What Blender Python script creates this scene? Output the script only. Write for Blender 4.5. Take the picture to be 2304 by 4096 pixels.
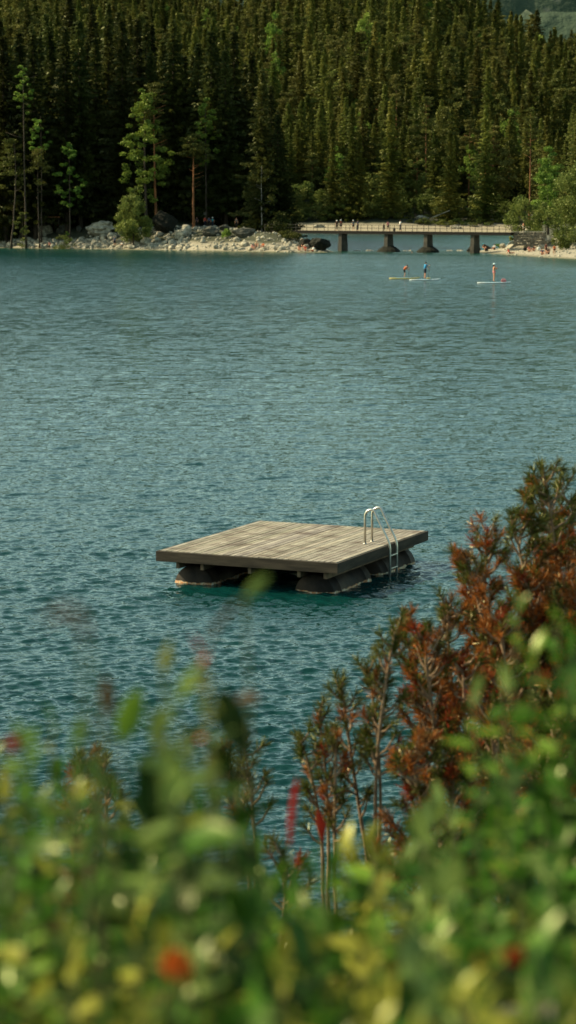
import bpy, bmesh, math, random
import numpy as np
from mathutils import Vector, Matrix
R = math.radians
C = bpy.context.scene.collection
S = bpy.context.scene
for o in list(bpy.data.objects): bpy.data.objects.remove(o)

# ------------------------------------------------------------------ camera, sky, sun, exposure
F = 9300.0; HC = 8.0; HZ = 805.0
PITCH = math.atan((2048-HZ)/F)
cam = bpy.data.cameras.new('camera'); camo = bpy.data.objects.new('camera', cam); C.objects.link(camo)
camo.location = (0, 0, HC); camo.rotation_euler = (math.pi/2-PITCH, 0, 0)
cam.sensor_fit = 'VERTICAL'; cam.sensor_height = 36; cam.sensor_width = 36; cam.lens = F/4096*36
cam.clip_start = 0.1; cam.clip_end = 9000
cam.dof.use_dof = True; cam.dof.focus_distance = 28; cam.dof.aperture_fstop = 5.5
S.camera = camo
SUN_DIR = Vector((-0.90, 0.26, 0.72)).normalized()
SUN_EL = math.asin(SUN_DIR.z); SUN_AZ = math.atan2(SUN_DIR.x, SUN_DIR.y)
W = bpy.data.worlds.new('World'); S.world = W; W.use_nodes = True
wn = W.node_tree.nodes; wl = W.node_tree.links
bg = wn['Background']; sky = wn.new('ShaderNodeTexSky'); sky.sky_type = 'NISHITA'; sky.sun_disc = False
sky.sun_elevation = SUN_EL; sky.sun_rotation = SUN_AZ; sky.altitude = 900; sky.dust_density = 2.5; sky.ozone_density = 0.8
tint = wn.new('ShaderNodeMix'); tint.data_type = 'RGBA'; tint.blend_type = 'MULTIPLY'; tint.inputs[0].default_value = 1; tint.inputs[7].default_value = (.98, 1.0, .68, 1)
wl.new(sky.outputs[0], tint.inputs[6]); wl.new(tint.outputs[2], bg.inputs[0]); bg.inputs[1].default_value = 0.15
sl = bpy.data.lights.new('sun', 'SUN'); sl.energy = 4.6; sl.angle = R(0.55); sl.color = (1.0, 0.86, 0.56)
so = bpy.data.objects.new('sun', sl); C.objects.link(so); so.rotation_euler = SUN_DIR.to_track_quat('Z', 'Y').to_euler()
so.location = (0, 0, 60)
S.view_settings.view_transform = 'Standard'; S.view_settings.look = 'None'
S.view_settings.exposure = 0.88; S.view_settings.gamma = 1.0

def ray(X, Y):
    cx = (X-1152)/F; cy = -(Y-2048)/F
    c, s = math.cos(PITCH), math.sin(PITCH)
    return Vector((cx, c+cy*s, -s+cy*c))
def P(X, Y, z=0.0):          # where a line of sight meets the level z
    d = ray(X, Y); t = (z-HC)/d.z
    return Vector((d.x*t, d.y*t, z))
def PD(X, Y, dist):          # the point at a given distance ahead
    d = ray(X, Y); t = dist/d.y
    return Vector((d.x*t, dist, HC+d.z*t))

# ------------------------------------------------------------------ object helpers
def tagp(o, label=None, cat=None, group=None, kind=None):
    if label: o['label'] = label
    if cat: o['category'] = cat
    if group: o['group'] = group
    if kind: o['kind'] = kind
    return o
def thing(name, label, cat, loc=(0, 0, 0), rz=0.0, group=None):
    o = bpy.data.objects.new(name, None); C.objects.link(o)
    o.location = loc; o.rotation_euler = (0, 0, rz); o.empty_display_size = 0.2
    return tagp(o, label, cat, group)
def mesh_np(name, V, Fc, mat, smooth=False, attrs=None):
    V = np.asarray(V, dtype=np.float32).reshape(-1, 3)
    me = bpy.data.meshes.new(name)
    if isinstance(Fc, np.ndarray):
        n, k = Fc.shape
        me.vertices.add(len(V)); me.vertices.foreach_set('co', V.ravel())
        me.loops.add(n*k); me.loops.foreach_set('vertex_index', Fc.astype(np.int32).ravel())
        me.polygons.add(n); me.polygons.foreach_set('loop_start', (np.arange(n)*k).astype(np.int32))
        me.update(calc_edges=True)
    else:
        me.from_pydata(V.tolist(), [], Fc)
    me.materials.append(mat)
    me.polygons.foreach_set('use_smooth', np.full(len(me.polygons), smooth))
    if attrs:
        for an, (dom, arr) in attrs.items():
            arr = np.asarray(arr, dtype=np.float32)
            if arr.ndim == 2:
                a = me.attributes.new(an, 'FLOAT_COLOR', dom)
                a.data.foreach_set('color', np.c_[arr, np.ones(len(arr))].astype(np.float32).ravel())
            else:
                a = me.attributes.new(an, 'FLOAT', dom); a.data.foreach_set('value', arr)
    me.update()
    return me
def ob(name, me, parent=None):
    o = bpy.data.objects.new(name, me); C.objects.link(o)
    if parent: o.parent = parent
    return o
def copy_tree(o, parent=None):
    c = o.copy(); C.objects.link(c)
    if parent: c.parent = parent
    for ch in [x for x in o.children]: copy_tree(ch, c)
    return c

class MB:
    def __init__(s): s.v = []; s.f = []
    def add(s, V, Fs):
        b = len(s.v); s.v += [tuple(v) for v in V]; s.f += [tuple(i+b for i in f) for f in Fs]
    def box(s, c, sz, M=None, ins=0.0):
        x, y, z = [a/2 for a in sz]; c = Vector(c)
        V = [Vector((i*x, j*y, k*z)) for k in (-1, 1) for j in (-1, 1) for i in (-1, 1)]
        V = [c+(M @ v if M else v) for v in V]
        s.add(V, [(0, 2, 3, 1), (4, 5, 7, 6), (0, 1, 5, 4), (2, 6, 7, 3), (0, 4, 6, 2), (1, 3, 7, 5)])
    def tube(s, pts, rad, n=7, caps=True):
        pts = [Vector(p) for p in pts]
        if not hasattr(rad, '__len__'): rad = [rad]*len(pts)
        rings = []; prev = None
        for i, p in enumerate(pts):
            d = (pts[min(i+1, len(pts)-1)]-pts[max(i-1, 0)])
            d = d.normalized() if d.length > 1e-9 else Vector((0, 0, 1))
            if prev is None:
                a = d.cross(Vector((0, 0, 1)) if abs(d.z) < .9 else Vector((1, 0, 0))).normalized()
            else:
                a = (prev-d*prev.dot(d)); a = a.normalized() if a.length > 1e-6 else d.orthogonal().normalized()
            prev = a; b = d.cross(a)
            rings.append([p+(a*math.cos(2*math.pi*k/n)+b*math.sin(2*math.pi*k/n))*rad[i] for k in range(n)])
        V = [v for r in rings for v in r]; Fs = []
        for i in range(len(pts)-1):
            for k in range(n):
                Fs.append((i*n+k, i*n+(k+1) % n, (i+1)*n+(k+1) % n, (i+1)*n+k))
        if caps:
            Fs.append(tuple(range(n))[::-1]); Fs.append(tuple((len(pts)-1)*n+k for k in range(n)))
        s.add(V, Fs)
    def lathe(s, prof, n=20, M=None, c=(0, 0, 0)):     # prof of (r,z)
        c = Vector(c); V = []
        for r, z in prof:
            for k in range(n):
                v = Vector((r*math.cos(2*math.pi*k/n), r*math.sin(2*math.pi*k/n), z)); V.append(c+(M @ v if M else v))
        Fs = []
        for i in range(len(prof)-1):
            for k in range(n): Fs.append((i*n+k, i*n+(k+1) % n, (i+1)*n+(k+1) % n, (i+1)*n+k))
        Fs.append(tuple(range(n))[::-1]); Fs.append(tuple((len(prof)-1)*n+k for k in range(n)))
        s.add(V, Fs)
    def obj(s, name, mat, parent=None, smooth=False, bevel=0):
        o = ob(name, mesh_np(name, s.v, s.f, mat, smooth), parent)
        if bevel:
            m = o.modifiers.new('bevel', 'BEVEL'); m.width = bevel; m.segments = 2; m.limit_method = 'ANGLE'
        return o

# ------------------------------------------------------------------ materials
def newmat(name):
    m = bpy.data.materials.new(name); m.use_nodes = True
    nt = m.node_tree; b = nt.nodes['Principled BSDF']; return m, nt, b
def ramp(nt, fac, stops):
    r = nt.nodes.new('ShaderNodeValToRGB'); e = r.color_ramp.elements
    while len(e) < len(stops): e.new(0.5)
    for i, (p, c) in enumerate(stops): e[i].position = p; e[i].color = (*c, 1)
    nt.links.new(fac, r.inputs[0]); return r.outputs[0]
def noise(nt, scale, detail=4, coord='Object', rough=.55, stretch=None):
    tc = nt.nodes.new('ShaderNodeTexCoord'); n = nt.nodes.new('ShaderNodeTexNoise')
    n.inputs['Scale'].default_value = scale; n.inputs['Detail'].default_value = detail; n.inputs['Roughness'].default_value = rough
    if coord == 'World':
        g = nt.nodes.new('ShaderNodeNewGeometry'); src = g.outputs['Position']
    else: src = tc.outputs[coord]
    if stretch:
        mp = nt.nodes.new('ShaderNodeMapping'); mp.inputs['Scale'].default_value = stretch
        nt.links.new(src, mp.inputs[0]); src = mp.outputs[0]
    nt.links.new(src, n.inputs[0]); return n.outputs[0]
def bump(nt, b, h, strength=.4, dist=.02):
    bn = nt.nodes.new('ShaderNodeBump'); bn.inputs['Strength'].default_value = strength; bn.inputs['Distance'].default_value = dist
    nt.links.new(h, bn.inputs['Height']); nt.links.new(bn.outputs[0], b.inputs['Normal']); return bn
def math_n(nt, op, a, b=None):
    n = nt.nodes.new('ShaderNodeMath'); n.operation = op
    for i, x in enumerate((a, b)):
        if x is None: continue
        if isinstance(x, (int, float)): n.inputs[i].default_value = x
        else: nt.links.new(x, n.inputs[i])
    return n.outputs[0]
def mixc(nt, fac, a, b, mode='MIX'):
    n = nt.nodes.new('ShaderNodeMix'); n.data_type = 'RGBA'; n.blend_type = mode
    if isinstance(fac, (int, float)): n.inputs[0].default_value = fac
    else: nt.links.new(fac, n.inputs[0])
    for i, x in ((6, a), (7, b)):
        if isinstance(x, tuple): n.inputs[i].default_value = (*x, 1)
        else: nt.links.new(x, n.inputs[i])
    return n.outputs[2]
def simple(name, c1, c2=None, scale=3.0, rough=.8, bs=.4, bd=.02, detail=5, metal=0.0, coord='Object', stretch=None):
    m, nt, b = newmat(name); c2 = c2 or tuple(x*.6 for x in c1)
    h = noise(nt, scale, detail, coord, stretch=stretch)
    nt.links.new(ramp(nt, h, [(.35, c2), (.65, c1)]), b.inputs['Base Color'])
    b.inputs['Roughness'].default_value = rough; b.inputs['Metallic'].default_value = metal
    if bs: bump(nt, b, h, bs, bd)
    b.inputs['Specular IOR Level'].default_value = .2 if not metal else .5
    return m
def foliage(name, dark, light, scale=.5, var=.5, transl=.3, attr=None, warm=None):
    # leaf colour varies from clump to clump and from plant to plant
    m = bpy.data.materials.new(name); m.use_nodes = True; nt = m.node_tree; nt.nodes.clear()
    out = nt.nodes.new('ShaderNodeOutputMaterial')
    if attr:
        a = nt.nodes.new('ShaderNodeAttribute'); a.attribute_name = attr; col = a.outputs['Color']
    else:
        col = ramp(nt, noise(nt, scale, 3, 'World'), [(.35, dark), (.68, light)])
        oi = nt.nodes.new('ShaderNodeObjectInfo')
        v = math_n(nt, 'MULTIPLY_ADD', oi.outputs['Random'], var); v.node.inputs[2].default_value = 1-var/2
        mx = nt.nodes.new('ShaderNodeHueSaturation'); nt.links.new(v, mx.inputs['Value']); nt.links.new(col, mx.inputs['Color'])
        hue = math_n(nt, 'MULTIPLY_ADD', oi.outputs['Random'], -.05); hue.node.inputs[2].default_value = .525
        r7 = math_n(nt, 'FRACT', math_n(nt, 'MULTIPLY', oi.outputs['Random'], 7.31))
        hue = math_n(nt, 'MULTIPLY_ADD', r7, .04); hue.node.inputs[2].default_value = .475
        nt.links.new(hue, mx.inputs['Hue']); col = mx.outputs[0]
    d = nt.nodes.new('ShaderNodeBsdfDiffuse'); t = nt.nodes.new('ShaderNodeBsdfTranslucent'); g = nt.nodes.new('ShaderNodeBsdfGlossy')
    g.inputs['Roughness'].default_value = .45 if not attr else .3; g.inputs['Color'].default_value = (.8, .82, .5, 1)
    nt.links.new(col, d.inputs[0]); nt.links.new(col, t.inputs[0])
    m1 = nt.nodes.new('ShaderNodeMixShader'); m1.inputs[0].default_value = transl
    nt.links.new(d.outputs[0], m1.inputs[1]); nt.links.new(t.outputs[0], m1.inputs[2])
    m2 = nt.nodes.new('ShaderNodeMixShader'); m2.inputs[0].default_value = .02 if not attr else .025
    nt.links.new(m1.outputs[0], m2.inputs[1]); nt.links.new(g.outputs[0], m2.inputs[2])
    nt.links.new(m2.outputs[0], out.inputs[0]); return m

M = {}
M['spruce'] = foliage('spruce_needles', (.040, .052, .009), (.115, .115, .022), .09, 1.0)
M['spruce_shaded'] = foliage('shaded_spruce_needles', (.014, .021, .005), (.052, .058, .013), .2, .9)  # shade of the left forest is put into this darker needle colour
M['pine'] = foliage('pine_needles', (.050, .060, .014), (.120, .120, .028), .4, .4)
M['bushy'] = foliage('willow_leaves', (.065, .090, .020), (.15, .175, .042), .6, .5)
M['beech'] = foliage('beech_leaves', (.065, .125, .020), (.19, .28, .045), .5, .4)
M['moun'] = foliage('far_wood', (.030, .055, .04), (.070, .085, .06), .02, .3)
M['deadred'] = foliage('dead_twigs', (.18, .045, .02), (.28, .08, .03), 1.0, .2)
M['bark'] = simple('bark', (.075, .055, .04), (.03, .024, .018), 3, .9, stretch=(1, 1, .3), bd=.04)
M['bark_pine'] = simple('pine_bark', (.30, .125, .05), (.13, .06, .03), 1.2, .9, stretch=(1, 1, .3), bd=.04)
M['bark_birch'] = simple('birch_bark', (.30, .28, .24), (.10, .09, .08), 4, .8)
M['concrete'] = simple('concrete', (.085, .076, .060), (.035, .031, .025), 1.2, .9)
M['deckdark'] = simple('bridge_timber', (.014, .011, .009), (.008, .007, .005), 2, .85)
M['railm'] = simple('rail_metal', (.045, .04, .033), (.03, .025, .02), 3, .7)
M['rock'] = simple('limestone', (.44, .40, .31), (.15, .135, .10), 1.6, .9, bs=.8, bd=.15, detail=8)
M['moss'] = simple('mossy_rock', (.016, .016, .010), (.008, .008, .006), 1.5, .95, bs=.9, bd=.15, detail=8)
M['rock_dark'] = simple('dark_limestone', (.10, .095, .075), (.035, .035, .028), 1.2, .9, bs=.8, bd=.15, detail=8)
M['skin'] = simple('skin', (.52, .25, .15), (.44, .20, .12), 6, .6, bs=.05)
M['hair'] = simple('dark_hair', (.03, .02, .015), (.015, .01, .008), 30, .6)
M['hairf'] = simple('fair_hair', (.30, .18, .08), (.2, .11, .05), 30, .6)
def cloth(n, c): 
    if n not in M: M[n] = simple(n, c, tuple(x*.8 for x in c), 8, .85, bs=.15, bd=.01)
    return M[n]
red = cloth('red_cloth', (.55, .05, .03)); orange = cloth('orange_cloth', (.62, .14, .04)); blue = cloth('blue_cloth', (.03, .22, .42))
navy = cloth('navy_cloth', (.012, .018, .035)); white = cloth('white_cloth', (.62, .62, .58)); black = cloth('black_cloth', (.012, .012, .012))
teal = cloth('teal_cloth', (.03, .22, .26)); green = cloth('green_cloth', (.06, .20, .07)); grey = cloth('grey_cloth', (.13, .14, .15)); pink = cloth('pink_cloth', (.62, .22, .22))
palecap = cloth('pale_cap', (.50, .64, .66)); denim = cloth('denim_cloth', (.05, .08, .14))

# ------------------------------------------------------------------ terrain
def smooth(t): t = np.clip(t, 0, 1); return t*t*(3-2*t)
def sdf(poly, x, y):
    d = np.full(x.shape, 1e9); ins = np.zeros(x.shape, bool); n = len(poly)
    for i in range(n):
        ax, ay = poly[i]; bx, by = poly[(i+1) % n]
        ex, ey = bx-ax, by-ay; t = np.clip(((x-ax)*ex+(y-ay)*ey)/(ex*ex+ey*ey+1e-9), 0, 1)
        d = np.minimum(d, np.hypot(x-ax-ex*t, y-ay-ey*t))
        c = ((ay > y) != (by > y)); 
        with np.errstate(divide='ignore', invalid='ignore'):
            xi = ax+(y-ay)*ex/np.where(ey == 0, 1e-9, ey)
        ins ^= c & (x < xi)
    return np.where(ins, d, -d)
def pxl(L): return [tuple(P(a, b)[:2]) for a, b in L]
LEFT = [(-400, 430), (-120, 420)]+pxl([(-400, 988), (0, 992), (300, 996), (576, 1000), (850, 1005), (1152, 1009), (1300, 1010)])+[(7.5, 372), (5.0, 378), (1.8, 388), (-1.0, 396), (-2.4, 405), (-3.2, 430), (-7, 480), (-60, 540), (-400, 600)]
RIGHT = pxl([(1862, 1007), (1950, 1014), (2050, 1021), (2200, 1031), (2304, 1037), (2700, 1050)])+[(140, 300), (500, 280), (500, 640), (62, 640), (58, 592), (44, 450), (39, 400), (36.5, 380), (35, 374), (31, 372.5)]
def vnoise(x, y, s, seed=0):
    r = np.random.RandomState(seed); o = np.zeros(np.shape(x))
    for i in range(7):
        a = r.rand()*6.28; k = (0.6+r.rand()*1.2)/s; o = o+np.sin((x*math.cos(a)+y*math.sin(a))*k*6.28+r.rand()*6.28)
    return o/4.0
def height(x, y):
    x = np.asarray(x, float); y = np.asarray(y, float)
    nz = vnoise(x, y, 9, 1)*.12+vnoise(x, y, 3.1, 2)*.05
    s = sdf(LEFT, x, y)+vnoise(x, y, 11, 3)*.7
    sf = np.minimum(y-np.interp(x, [-300, -120, -49, -24, 0, 7], [414, 405, 398, 379, 366, 366]), s*2.4); s = np.where(s > 0, np.maximum(sf, np.minimum(s, 1.5)), s)
    zl = np.where(s < 0, s*.12, np.minimum(s, 10)*.10+np.clip(s-10, 0, 10)*.24+np.clip(s-20, 0, 500)*.03)
    zl = zl+np.clip(s-28, 0, 400)*.26*smooth((-x-2)/35)
    zl = zl+np.where(s > 0, 1.6*np.exp(-((x+0)**2+(y-384)**2)/30.)*smooth(s/4), 0)+nz*smooth(s/3)
    s2 = sdf(RIGHT, x, y)+vnoise(x, y, 8, 4)*.4
    zr = np.where(s2 < 0, s2*.12, np.where(s2 < 4, s2*.15, np.minimum(.6+(s2-4)*.045, 1.6)))
    zr = zr+1.75*smooth((y-360-np.clip((x-50)*-.5, -30, 0))/4)*smooth((x-34)/2)*smooth(s2/2)
    zr = zr+np.clip(y-385, 0, 400)*.06*smooth((x-.105*y)/10)*(s2 > 0)+nz*smooth(s2/3)
    fs = y-597+vnoise(x, y*0, 40, 5)*5
    az = x/np.maximum(y, 1)
    slope = .158-.19*az+.03*np.sin(az*40)+vnoise(x, y, 160, 6)*.012
    ridge = 1210+vnoise(x, y*0, 200, 7)*50+np.clip(-az, 0, 1)*1500
    up = np.minimum(np.clip(fs-22, 0, 1e4), ridge-620)-.5*np.clip(fs-22-(ridge-620), 0, 1e4)
    zf = np.where(fs < 0, fs*.12, np.minimum(fs*.12, 2.4)+up*slope+vnoise(x, y, 60, 8)*2.5*smooth((fs-25)/40))
    zf = np.maximum(zf, -6)
    yb = np.hypot(x*.35, y)
    zb = np.where(y < 6, 6.35-.13*np.clip(y, -30, 6), np.where(y < 11, 5.57-(y-6)*.26, 4.27-(y-11)*.48))+nz*.6
    z = np.maximum.reduce([zl, zr, zf, zb, np.full(x.shape, -3.0)])
    return z
def hz(x, y): return float(height(np.array([x]), np.array([y]))[0])

xs = np.unique(np.r_[np.arange(-900, -90, 18.), np.arange(-90, 90, 1.0), np.arange(90, 901, 18.)])
ys = np.unique(np.r_[np.arange(-60, 30, 1.0), np.arange(30, 300, 12.), np.arange(300, 350, 2.5), np.arange(350, 430, 1.0), np.arange(430, 590, 6.), np.arange(590, 640, 2.0), np.arange(640, 1500, 14.)])
gx, gy = np.meshgrid(xs, ys); gz = height(gx, gy)
nx, ny = len(xs), len(ys)
idx = np.arange(nx*ny).reshape(ny, nx)
Q = np.stack([idx[:-1, :-1], idx[:-1, 1:], idx[1:, 1:], idx[1:, :-1]], -1).reshape(-1, 4)
m, nt, b = newmat('ground')
g = nt.nodes.new('ShaderNodeNewGeometry'); sx = nt.nodes.new('ShaderNodeSeparateXYZ'); nt.links.new(g.outputs['Position'], sx.inputs[0])
zz = math_n(nt, 'ADD', sx.outputs['Z'], math_n(nt, 'MULTIPLY', noise(nt, .35, 4, 'World'), .9))
sand = ramp(nt, noise(nt, 1.1, 6, 'World'), [(.3, (.20, .175, .125)), (.7, (.33, .29, .215))])
soil = ramp(nt, noise(nt, .7, 6, 'World'), [(.35, (.018, .022, .008)), (.65, (.045, .046, .018))])
far_ = math_n(nt, 'GREATER_THAN', sx.outputs['Y'], 200)
k = nt.nodes.new('ShaderNodeMapRange'); k.inputs[1].default_value = 2.35; k.inputs[2].default_value = 2.9; nt.links.new(zz, k.inputs[0])
sL_ = nt.nodes.new('ShaderNodeMapRange'); sL_.inputs[1].default_value = 1.55; sL_.inputs[2].default_value = 2.0; nt.links.new(zz, sL_.inputs[0])
lft = math_n(nt, 'MULTIPLY', math_n(nt, 'LESS_THAN', sx.outputs['X'], 12), math_n(nt, 'LESS_THAN', sx.outputs['Y'], 450))
isl = math_n(nt, 'MAXIMUM', math_n(nt, 'MAXIMUM', k.outputs[0], math_n(nt, 'MULTIPLY', sL_.outputs[0], lft)), math_n(nt, 'SUBTRACT', 1.0, far_))
wet = nt.nodes.new('ShaderNodeMapRange'); wet.inputs[1].default_value = 0.05; wet.inputs[2].default_value = .22; nt.links.new(sx.outputs['Z'], wet.inputs[0])
fsh = math_n(nt, 'GREATER_THAN', sx.outputs['Y'], 560)
sand = mixc(nt, fsh, sand, mixc(nt, 1.0, sand, (.95, .93, .86), 'MULTIPLY'))
col = mixc(nt, wet.outputs[0], (.11, .10, .055), mixc(nt, isl, sand, soil))
nt.links.new(col, b.inputs['Base Color']); b.inputs['Roughness'].default_value = .95
bump(nt, b, noise(nt, 2.5, 6, 'World'), .6, .2)
gr = ob('ground', mesh_np('ground', np.stack([gx, gy, gz], -1).reshape(-1, 3), Q, m, True)); gr['kind'] = 'structure'

# ------------------------------------------------------------------ water
def build_water():
    th = np.unique(np.r_[np.linspace(-75, -10.1, 24), np.arange(-10, 10, .045), np.linspace(10.05, 75, 24)])
    ratio = 1.0014; n = int(math.log(760/13)/math.log(ratio)); rr = 13*ratio**np.arange(n)
    rr = np.r_[rr]
    T, D = np.meshgrid(np.radians(th), rr)
    X = D*np.tan(T); Y = D.copy()
    sp = np.maximum(D*(ratio-1), D*math.radians(.045))
    coarse = np.abs(np.degrees(T)) > 10.05
    rs = np.random.RandomState(11); Z = np.zeros_like(X); DX = np.zeros_like(X); DY = np.zeros_like(X)
    sL = np.maximum(sdf(LEFT, X, Y), sdf(RIGHT, X, Y))
    calm = .15+.85*smooth((-sL-4)/55.)
    lee = smooth((Y-405)/60.); calm = np.maximum(calm, .9*smooth((Y-374)/14.))
    calm = calm*(1-.3*smooth((34-Y)/10.))
    gust = 1+.10*vnoise(X, Y, 23, 21)+.12*vnoise(X, Y, 5, 22)
    for i in range(70):
        lam = .10*(1.9/.10)**(rs.rand()**1.1); a = rs.normal(0, .5)+math.pi/2+.22
        kx, ky = math.cos(a)*6.283/lam, math.sin(a)*6.283/lam
        st = .053*(1.0 if lam < .40 else .38 if lam < 1 else .2)     # slope of each train
        amp = st*lam/6.283*1.2
        att = smooth((lam/sp-2.2)/2.5)*(1-(.65*smooth((Y-70)/110.) if lam > .5 else 0))
        ph = kx*X+ky*Y+rs.rand()*6.283
        A = amp*att*(1+.55*np.sin(X*rs.normal(0, 1.3)+Y*rs.normal(0, 1.6)+rs.rand()*6))
        Z += A*np.sin(ph); DX += A*math.cos(a)*np.cos(ph); DY += A*math.sin(a)*np.cos(ph)
    f = calm*gust*1.15; f[coarse] = 0
    X2 = X+DX*f*.35; Y2 = Y+DY*f*.35; Z = Z*f
    nr, nc = X.shape; idx = np.arange(nr*nc).reshape(nr, nc)
    Q = np.stack([idx[:-1, :-1], idx[:-1, 1:], idx[1:, 1:], idx[1:, :-1]], -1).reshape(-1, 4)
    shal = np.exp(-np.clip(-sL, 0, 999)/10.)
    m, nt, b = newmat('lake_water')
    at = nt.nodes.new('ShaderNodeAttribute'); at.attribute_name = 'shallow'
    ca = nt.nodes.new('ShaderNodeAttribute'); ca.attribute_name = 'calm'
    c = mixc(nt, at.outputs['Fac'], (.0021, .029, .028), (.007, .046, .028))
    nt.links.new(c, b.inputs['Base Color']); b.inputs['IOR'].default_value = 1.33
    rg = nt.nodes.new('ShaderNodeMapRange'); gg = nt.nodes.new('ShaderNodeNewGeometry'); sy_ = nt.nodes.new('ShaderNodeSeparateXYZ'); nt.links.new(gg.outputs['Position'], sy_.inputs[0]); nt.links.new(sy_.outputs['Y'], rg.inputs[0])
    rg.inputs[1].default_value = 60; rg.inputs[2].default_value = 260; rg.inputs[3].default_value = .05; rg.inputs[4].default_value = .20; nt.links.new(rg.outputs[0], b.inputs['Roughness'])
    g = nt.nodes.new('ShaderNodeNewGeometry')
    def vn(scale, st, amp, seed):     # small ripples tilt the surface
        mp = nt.nodes.new('ShaderNodeMapping'); mp.inputs['Scale'].default_value = st; mp.inputs['Location'].default_value = (seed, seed*2, 0); mp.inputs['Rotation'].default_value = (0, 0, R(12))
        n = nt.nodes.new('ShaderNodeTexNoise'); n.inputs['Scale'].default_value = scale; n.inputs['Detail'].default_value = 3; n.inputs['Roughness'].default_value = .6
        nt.links.new(g.outputs['Position'], mp.inputs[0]); nt.links.new(mp.outputs[0], n.inputs[0])
        s1 = nt.nodes.new('ShaderNodeVectorMath'); s1.operation = 'SUBTRACT'; s1.inputs[1].default_value = (.5, .5, .5); nt.links.new(n.outputs['Color'], s1.inputs[0])
        s2 = nt.nodes.new('ShaderNodeVectorMath'); s2.operation = 'MULTIPLY'; s2.inputs[1].default_value = (amp*.7, amp, 0); nt.links.new(s1.outputs[0], s2.inputs[0]); return s2.outputs[0]
    def va(a_, b_, op='ADD'):
        q = nt.nodes.new('ShaderNodeVectorMath'); q.operation = op; nt.links.new(a_, q.inputs[0]); nt.links.new(b_, q.inputs[1]); return q.outputs[0]
    rip = va(vn(17.0, (.5, 1.2, 1), .85, 3.1), vn(5.5, (.5, 1.2, 1), .20, 7.7))
    far_r = va(va(vn(.9, (.6, 1.1, 1), .75, 1.7), vn(2.6, (.6, 1.1, 1), 1.6, 9.3)), vn(.22, (.8, .8, 1), .2, 4.4))
    sx = nt.nodes.new('ShaderNodeSeparateXYZ'); nt.links.new(g.outputs['Position'], sx.inputs[0])
    fr = nt.nodes.new('ShaderNodeMapRange'); fr.inputs[1].default_value = 70; fr.inputs[2].default_value = 200; nt.links.new(sx.outputs['Y'], fr.inputs[0])
    q = nt.nodes.new('ShaderNodeVectorMath'); q.operation = 'SCALE'; nt.links.new(far_r, q.inputs[0]); nt.links.new(fr.outputs[0], q.inputs['Scale'])
    rip = va(rip, q.outputs[0])
    q = nt.nodes.new('ShaderNodeVectorMath'); q.operation = 'SCALE'; nt.links.new(rip, q.inputs[0]); nt.links.new(ca.outputs['Fac'], q.inputs['Scale'])
    nn = nt.nodes.new('ShaderNodeVectorMath'); nn.operation = 'NORMALIZE'; nt.links.new(va(q.outputs[0], g.outputs['Normal']), nn.inputs[0]); nt.links.new(nn.outputs[0], b.inputs['Normal'])
    me = mesh_np('water', np.stack([X2, Y2, Z], -1).reshape(-1, 3), Q, m, True,
                 {'shallow': ('POINT', shal.ravel()), 'calm': ('POINT', np.clip(calm*gust, 0.1, 2).ravel())})
    o = ob('water', me); o['kind'] = 'structure'
build_water()

# ------------------------------------------------------------------ raft
m, nt, b = newmat('weathered_planks')
h = noise(nt, 1.6, 6, 'Object', stretch=(1, 1, 1)); st_ = noise(nt, 5.0, 6, 'Object', stretch=(4.0, .35, 1))
c = ramp(nt, st_, [(.3, (.135, .115, .09)), (.72, (.36, .33, .275))])
c = mixc(nt, ramp(nt, h, [(.50, (0, 0, 0)), (.66, (.9, .9, .9))]), c, (.10, .07, .05))
at = nt.nodes.new('ShaderNodeAttribute'); at.attribute_name = 'plank'
c = mixc(nt, 1.0, c, at.outputs['Color'], 'MULTIPLY')
nt.links.new(c, b.inputs['Base Color']); b.inputs['Roughness'].default_value = .8
bump(nt, b, st_, .5, .006); M['planks'] = m
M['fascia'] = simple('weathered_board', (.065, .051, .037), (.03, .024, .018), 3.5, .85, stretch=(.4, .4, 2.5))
M['joist'] = simple('joist_timber', (.20, .14, .09), (.10, .07, .05), 5, .85)
M['steel'] = simple('brushed_steel', (.62, .60, .54), (.45, .43, .38), 14, .32, bs=.05, metal=.9)
m, nt, b = newmat('black_pontoon')
g = nt.nodes.new('ShaderNodeNewGeometry'); sx = nt.nodes.new('ShaderNodeSeparateXYZ'); nt.links.new(g.outputs['Position'], sx.inputs[0])
ln = math_n(nt, 'ADD', sx.outputs['Z'], math_n(nt, 'MULTIPLY', noise(nt, 6, 5, 'World'), -.13))
k = ramp(nt, math_n(nt, 'ADD', ln, .5), [(.46, (1, 1, 1)), (.475, (0, 0, 0))])
crust = ramp(nt, noise(nt, 9, 5, 'World'), [(.42, (.42, .36, .24)), (.5, (.34, .12, .03)), (.62, (.5, .46, .36))])
c = mixc(nt, k, ramp(nt, noise(nt, 2, 5), [(.4, (.012, .009, .007)), (.7, (.050, .036, .025))]), crust)
nt.links.new(c, b.inputs['Base Color']); b.inputs['Roughness'].default_value = .6; b.inputs['Specular IOR Level'].default_value = .15; M['pontoon'] = m

ZT = 0.70
cF, cR_, cL, cB = P(1348, 2252, ZT), P(1710, 2119, ZT), P(633, 2201, ZT), P(1033, 2086, ZT)
uv = ((cR_-cF)+(cB-cL)).normalized(); Lr = ((cR_-cF).length+(cB-cL).length)/2
wv = Vector((uv.y, -uv.x, 0))                       # points from L side to F side (right)
Wr = ((cF-cL).dot(wv)+(cR_-cB).dot(wv))/2
cen = (cF+cR_+cL+cB)/4
print('raft', Lr, Wr, cen)
ang = math.atan2(wv.y, wv.x)
raft = thing('swimming_raft', 'square grey weathered wooden swimming raft floating on black barrel pontoons', 'raft', (cen.x, cen.y, 0), ang)
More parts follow.
